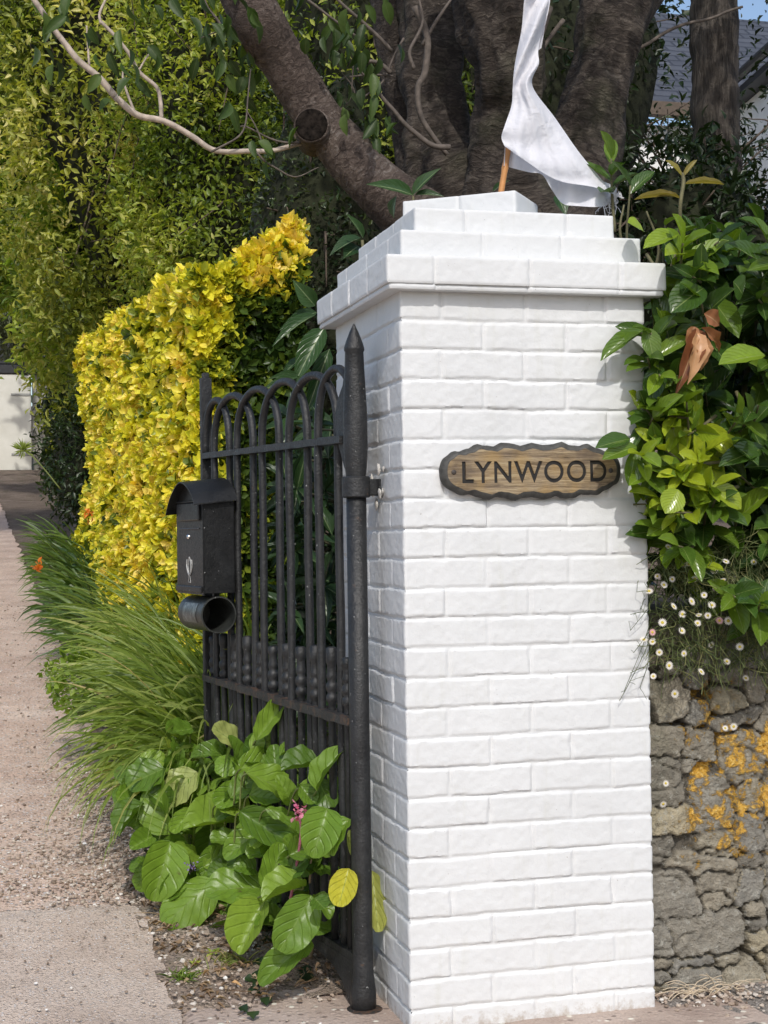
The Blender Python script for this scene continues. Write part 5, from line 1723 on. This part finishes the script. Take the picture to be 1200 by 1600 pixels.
RH = thing('rhododendron', (.30, 1.45, .3), 'large leaved dark green shrub standing between the gate bars and the pillar', 'shrub')
M_RHO = mat_leaf('rhododendron_leaf', [(0, (.018, .045, .016)), (.5, (.035, .08, .024)), (1, (.08, .15, .05))], .3, .18, rib=(.34, .42, .22), ribw=.045, veins=7, hue=.08)
T_R = leaf_tpl('lance', 7, .25, .22, .02, 5)
ml = MB(); ms2 = MB()
for (bu, bv, tu, tv, wd_, Y, tn) in [(492, 478, 463, 443, 26, 1.15, .7), (495, 488, 443, 505, 20, 1.2, .4), (492, 492, 428, 525, 18, 1.12, .5), (507, 512, 460, 588, 34, 1.1, .6), (470, 560, 440, 582, 12, 1.3, .4), (515, 545, 480, 640, 26, 1.2, .5),
                                  (470, 590, 412, 600, 12, 1.05, .6), (465, 586, 425, 585, 10, 1.08, .6), (567, 372, 550, 335, 14, 1.0, .6), (565, 372, 518, 385, 22, 1.05, .3), (560, 385, 540, 395, 26, 1.05, .2), (645, 305, 585, 280, 22, .95, .6), (645, 305, 680, 260, 18, .95, .5), (615, 340, 612, 310, 26, .98, .6), (648, 305, 690, 300, 12, .95, .4), (770, 300, 790, 280, 10, 1.0, .4), (870, 305, 885, 330, 22, 1.0, .4)]:
    p0, p1 = at(bu, bv, Y), at(tu, tv, Y - .05)
    leaves(ml, T_R, p0[None], (p1 - p0)[None], nrm(np.array([[-.3, -.75, .55]]) + .2 * rng.normal(size=(1, 3))), np.linalg.norm(p1 - p0) * 1.05, wd_ * 4.9 / FPX * 1.15, tn)
for _ in range(80):
    u, v = rng.uniform(450, 540), rng.uniform(630, 1120)
    tip = at(u, v, rng.uniform(1.0, 1.6)); 
    base = np.array([.33 + rng.normal() * .05, 1.5 + rng.normal() * .1, tip[2] - rng.uniform(.02, .22)])
    S = spline([base, (base + tip) / 2 + np.array([0, 0, .03]), tip], 4); ms2.tube(S, .004, 5)
    ax = nrm(tip - base)
    for i in range(5):
        a = i * 1.257 + rng.random()
        r1 = nrm(np.cross(ax, GZ)); r2 = np.cross(ax, r1)
        d = nrm(ax * .5 + r1 * math.cos(a) + r2 * math.sin(a) + np.array([0, 0, -.2]))
        leaves(ml, T_R, tip[None], d[None], nrm(np.array([[-.2, -.4, .8]]) + .2 * rng.normal(size=(1, 3))), rng.uniform(.10, .15), rng.uniform(.03, .042), rng.random() * .6)
for (a, b) in [((645, 306), (640, 420)), ((566, 375), (580, 470))]:
    ms2.tube(spline([at(*a, .95), at(a[0] + 4, (a[1] + b[1]) / 2, .97), at(*b, 1.0)], 4), .005, 6)
ml.build('foliage', M_RHO, RH); ms2.build('stems', M_STEM, RH)

# ---------------- fleabane daisies on the wall
FB = thing('fleabane', (.78, .12, .85), 'trailing fleabane with small white daisies growing from the wall top', 'plant')
M_FB = mat_leaf('fleabane_green', [(0, (.07, .10, .035)), (.6, (.18, .23, .08)), (1, (.34, .33, .14))], .6, .25)
mb = MB()
for _ in range(1000):
    u0 = rng.uniform(1022, 1215); v0 = 850 + 190 * rng.random() ** 1.2
    p = at(u0, v0, rng.uniform(-.02, .10))
    d = nrm(np.array([rng.normal() * .6 - .15, -.35 + rng.normal() * .3, rng.uniform(-.9, .7)]))
    pts = [p]
    for _k in range(4):
        d = nrm(d + rng.normal(size=3) * .35 + np.array([0, 0, -.18])); pts.append(pts[-1] + d * rng.uniform(.018, .035))
    S = spline(pts, 2)
    mb.tube(S, .0011, 3, cap=False, tone=rng.random())
    nl = len(S)
    leaves(mb, leaf_tpl('lance', 1, .1, .1), S, rdir(nl) * .8 + d, rdir(nl), rng.uniform(.010, .020, nl), .0045, rng.random(nl))
# a few wiry stems hanging in front of the pillar edge
for (a, b) in [((1020, 940), (985, 985)), ((1020, 960), (975, 1080)), ((1018, 980), (990, 1020)), ((1018, 930), (995, 925)), ((1020, 990), (968, 1095)), ((1016, 960), (985, 960)), ((1016, 1010), (1000, 1075))]:
    P_ = spline([at(*a, .0), at((a[0] + b[0]) / 2 + 4, (a[1] + b[1]) / 2 - 4, -.035), at(*b, -.02)], 6)
    mb.tube(P_, .0009, 3, cap=False, tone=.2)
    for q_ in P_[3::3]:
        e = q_ + rng.normal(size=3) * np.array([.014, .006, .014])
        mb.tube([q_, (q_ + e) / 2 + .001, e], .0007, 3, cap=False, tone=.2)
mb.build('foliage', M_FB, FB)
M_DAISY = mat_leaf('daisy_petal', [(0, (.78, .76, .72)), (1, (.70, .42, .45))], .6, .2, hue=0)
M_DISC = mat_simple('daisy_disc', (.55, .42, .05), .7)
dz = [(1068, 883), (1037, 914), (1086, 905), (1130, 907), (1178, 878), (1116, 892), (1014, 924), (1112, 946), (1066, 960), (1092, 962), (1106, 962), (1124, 970), (1138, 970), (1157, 962), (1035, 973), (1090, 974), (1065, 986), (1019, 988), (1020, 1003), (1030, 1019), (1068, 1021), (1136, 1033), (1156, 1011), (1021, 1057), (1054, 1084), (1133, 1138), (1146, 1135), (1040, 1224), (1036, 1256), (1076, 882), (1044, 855), (1134, 878), (1170, 948), (1006, 1000), (1050, 905), (1100, 930), (1147, 925), (1080, 940), (1190, 990), (1112, 1008), (1045, 1040), (1165, 1060), (1095, 1050), (1185, 925), (1052, 948), (1027, 900)]
daisy0 = None
for i, (u, v) in enumerate(dz):
    Y = .02 if v > 1050 else rng.uniform(-.07, -.01)
    if u < 1022: Y = -.03
    c = at(u, v, Y); nrm_ = nrm(np.array([-.2, -1, .35]) + .35 * rng.normal(size=3))
    r1 = nrm(np.cross(nrm_, GZ)); r2 = np.cross(nrm_, r1)
    mb = MB()
    sz = rng.uniform(.0092, .0128)
    pk = i in (11, 17, 13)
    for a in np.arange(16) / 16 * 6.283:
        d = r1 * math.cos(a) + r2 * math.sin(a) + nrm_ * .12
        leaves(mb, leaf_tpl('obovate', 2, .1, .0), (c + nrm_ * .001)[None], d[None], nrm_[None], sz, sz * .36, 1.0 if pk else float(rng.random() * .15))
    o = mb.build('flower', M_DAISY, FB)
    mb = MB(); mb.lathe(c, [(sz * .36, 0), (sz * .33, .002), (sz * .15, .0032), (.0002, .0034)], 8, nrm_)
    dsc = mb.build('disc', M_DISC, o)

# ---------------- ground details
soil = MB()
X, Y = np.meshgrid(np.linspace(-.56, .02, 60), np.linspace(.33, 1.75, 110), indexing='ij')
Z = zg(Y) + .004 + .012 * np.clip(fbm(np.stack([X, Y, X * 0], -1), 14, 3, 4), -.6, 1) + .02 * np.clip((X + .45) / .3, 0, 1) * np.clip((Y - .4) / .3, 0, 1)
soil.grid(np.stack([X, Y, Z], -1), flip=True)
tag(soil.build('soil_bed', mat_ground('leafy_soil', [(.17, .125, .095), (.29, .225, .175), (.41, .335, .27)], 85, .35, .01, (.07, .085, .03))), kind='structure')


def pebbles(name, pts, sizes, mat):
    mb = MB()
    for i, (p, s) in enumerate(zip(pts, sizes)):
        mb.blob(p + np.array([0, 0, s * .35]), s * rng.uniform(.7, 1.2, 3) * np.array([1, 1, .65]), i % 37, .45, 6, 5, tone=rng.random())
    o = mb.build(name, mat, smooth=False)
    return tag(o, 'loose pale and brown pebbles scattered on the drive', 'gravel', kind='stuff')


mP, tP, oP = NT('pebble_stone')
aP = nd(tP, 'Attribute', attribute_name='tone')
finish(tP, oP, ramp(tP, aP.outputs['Fac'], [(0, (.16, .12, .09)), (.35, (.34, .26, .20)), (.7, (.46, .39, .32)), (.93, (.55, .50, .44)), (1, (.78, .76, .72))]), .8)
pp = []; sz = []
for _ in range(2600):
    # along the worn joint and down the planted edge
    if rng.random() < .62:
        y = rng.uniform(1.25, 3.3); x = -.47 - np.abs(rng.normal()) * (.10 + .10 * (y < 2.0))
    else:
        y = 1.36 + np.abs(rng.normal()) * .5; x = rng.uniform(-1.6, -.45)
    pp.append([x, y, float(zg(y)) + .006]); sz.append(rng.uniform(.003, .008) * (1.5 if rng.random() < .06 else 1))
for _ in range(1500):
    y = 1.4 + rng.random() ** 1.5 * 8; x = rng.uniform(-1.9, -.42)
    pp.append([x, y, float(zg(y)) + .005]); sz.append(rng.uniform(.004, .009))
for _ in range(420):
    y = rng.uniform(.3, 1.3); x = rng.uniform(-.54, -.08)
    pp.append([x, y, float(zg(y)) + .012]); sz.append(rng.uniform(.003, .008) * (1.6 if rng.random() < .1 else 1))
for _ in range(420):
    y = rng.uniform(-.1, 1.3); x = rng.uniform(-1.1, -.2)
    pp.append([x, y, float(zg(y)) + .016 if x < -.535 else float(zg(y)) + .008]); sz.append(rng.uniform(.002, .005))
for _ in range(420):
    y = .08 - np.abs(rng.normal()) * .07; x = rng.uniform(.68, 1.3)
    pp.append([x, y, .006 + .014 * float(np.clip((y + .12) / .25, 0, 1)) ** 1.5]); sz.append(rng.uniform(.003, .009))
pebbles('loose_gravel', np.array(pp), np.array(sz), mP)
# leaf litter on the soil
M_LIT = mat_leaf('dry_litter', [(0, (.12, .075, .045)), (.5, (.28, .18, .10)), (.9, (.45, .34, .22)), (1, (.62, .36, .14))], .7, .15)
mb = MB()
nL = 520
yl = rng.uniform(.32, 1.5, nL); xl = rng.uniform(-.54, -.02, nL)
leaves(mb, leaf_tpl('lance', 3, .5, .3), np.stack([xl, yl, zg(yl) + .018 + .02 * np.clip((xl + .45) / .3, 0, 1)], -1), np.stack([rng.normal(size=nL), rng.normal(size=nL), rng.normal(size=nL) * .2], -1), np.array([0, 0, 1.]) + .4 * rng.normal(size=(nL, 3)), rng.uniform(.012, .035, nL), rng.uniform(.005, .014, nL), rng.random(nL))
for _ in range(70):
    y = rng.uniform(.35, 1.3); x = rng.uniform(-.5, -.05); a = rng.random() * 6.28; l = rng.uniform(.03, .09)
    p = np.array([x, y, float(zg(y)) + .022 + .02 * min(1, max(0, (x + .45) / .3))])
    mb.tube([p, p + np.array([math.cos(a), math.sin(a), .05]) * l * .5, p + np.array([math.cos(a + .2), math.sin(a + .2), .04]) * l], .0014, 4, tone=rng.random() * .8)
tag(mb.build('leaf_litter', M_LIT), 'dry brown leaves and twigs lying on the soil by the gate', 'leaf litter', kind='stuff')

# small weeds
def weed(u, v, label, k, L, mat, tone, spread=.03, tpl=leaf_tpl('oval', 3, .3, .2), wr=.4):
    d = _F + (u - 600) / FPX * RT - (v - 800) / FPX * UP
    t = -CAM[2] / d[2]; p = CAM + d * t
    for _ in range(20):
        p = CAM + d * ((float(zg(p[1])) + .012 - CAM[2]) / d[2])
    mb = MB()
    for _ in range(k):
        o_ = np.array([rng.normal() * spread, rng.normal() * spread, 0])
        leaves(mb, tpl, (p + o_)[None], nrm(np.array([[rng.normal(), rng.normal(), rng.uniform(.3, 1.6)]])), np.array([[0, -.2, 1.]]), L * rng.uniform(.6, 1.2), L * wr, float(np.clip(tone + rng.normal() * .15, 0, 1)))
    o = mb.build('weed', mat)
    return tag(o, label, 'weed', 'small weeds in the soil bed')
GRT = leaf_tpl('strap', 3, .2, .3)
weed(286, 1528, 'feathery weed at the corner of the two concrete slabs', 60, .034, M_BRIGHT, .25, .018, GRT, .10)
weed(306, 1508, 'tiny bright seedling between the slab corner and the bergenia', 7, .022, M_BRIGHT, .9, .006)
weed(331, 1492, 'small round leaved seedling under the lowest left bergenia leaf', 8, .026, M_BRIGHT, .6, .008)
weed(360, 1505, 'tuft of fine dry grass on the soil', 60, .045, M_STRAP, .85, .02, GRT, .06)
weed(408, 1452, 'feathery weed beneath the red tipped bergenia leaf', 70, .05, M_DARK, .9, .025, GRT, .08)
weed(330, 1415, 'wispy green weed in front of the big left bergenia leaf', 50, .06, M_STRAP, .4, .025, GRT, .05)
weed(430, 1475, 'wispy weed nearest the dry stalk', 40, .05, M_DARK, .9, .02, GRT, .08)
# ivy sprig
IVS = thing('ivy_sprig', (-.28, .42, .02), 'dark ivy sprig creeping over the concrete edge', 'ivy')
mb = MB(); ms3 = MB()
def gpt(u, v, h_=.02):
    d = _F + (u - 600) / FPX * RT - (v - 800) / FPX * UP
    p = CAM + d * ((h_ - CAM[2]) / d[2])
    for _ in range(20): p = CAM + d * ((float(zg(p[1])) + h_ - CAM[2]) / d[2])
    return p
T_IV = leaf_tpl('heart', 5, .25, .2, .3, 5)
for (u, v, s, tn) in [(395, 1520, .042, .3), (410, 1530, .04, .5), (388, 1545, .036, .3), (415, 1558, .034, .6), (395, 1580, .036, .8), (376, 1572, .03, .5), (425, 1515, .038, .4), (468, 1525, .044, .4), (470, 1512, .04, .6), (382, 1528, .03, .6), (400, 1500, .035, .3), (440, 1508, .034, .5)]:
    p = gpt(u, v, .022)
    d = nrm(np.array([rng.normal(), -.7 + rng.normal() * .4, -.1]))
    leaves(mb, T_IV, p[None], d[None], np.array([[-.1, -.45, .9]]), s, s * .95, tn)
ms3.tube(spline([gpt(440, 1505, .015), gpt(415, 1525, .015), gpt(400, 1552, .012), gpt(385, 1578, .012), gpt(372, 1585, .012)], 5), .0022, 5)
mb.build('foliage', M_IVY, IVS); ms3.build('stem', M_TWIG, IVS)
# dry grass at the wall foot
mb = MB()
for _ in range(34):
    u = rng.uniform(1065, 1150); p = np.array(at(u, 1572 - abs(rng.normal()) * 4, .03))
    p[2] = .022
    a = rng.choice([0.2, 2.9]) + rng.normal() * .5
    d = np.array([math.cos(a), -.25 * abs(math.sin(a)), 0])
    pts = [p]; el = rng.uniform(0.0, 1.0)
    for i in range(5):
        pts.append(pts[-1] + (d * math.cos(el) + GZ * math.sin(el)) * rng.uniform(.012, .024)); el -= rng.uniform(.0, .45)
    mb.tube(spline(pts, 3), .0013, 4, tone=rng.random())
tag(mb.build('dry_grass', mat_simple('straw', (.52, .43, .31), .8, var=.3)), 'wisps of dry straw coloured grass at the foot of the stone wall', 'dry grass', kind='stuff')
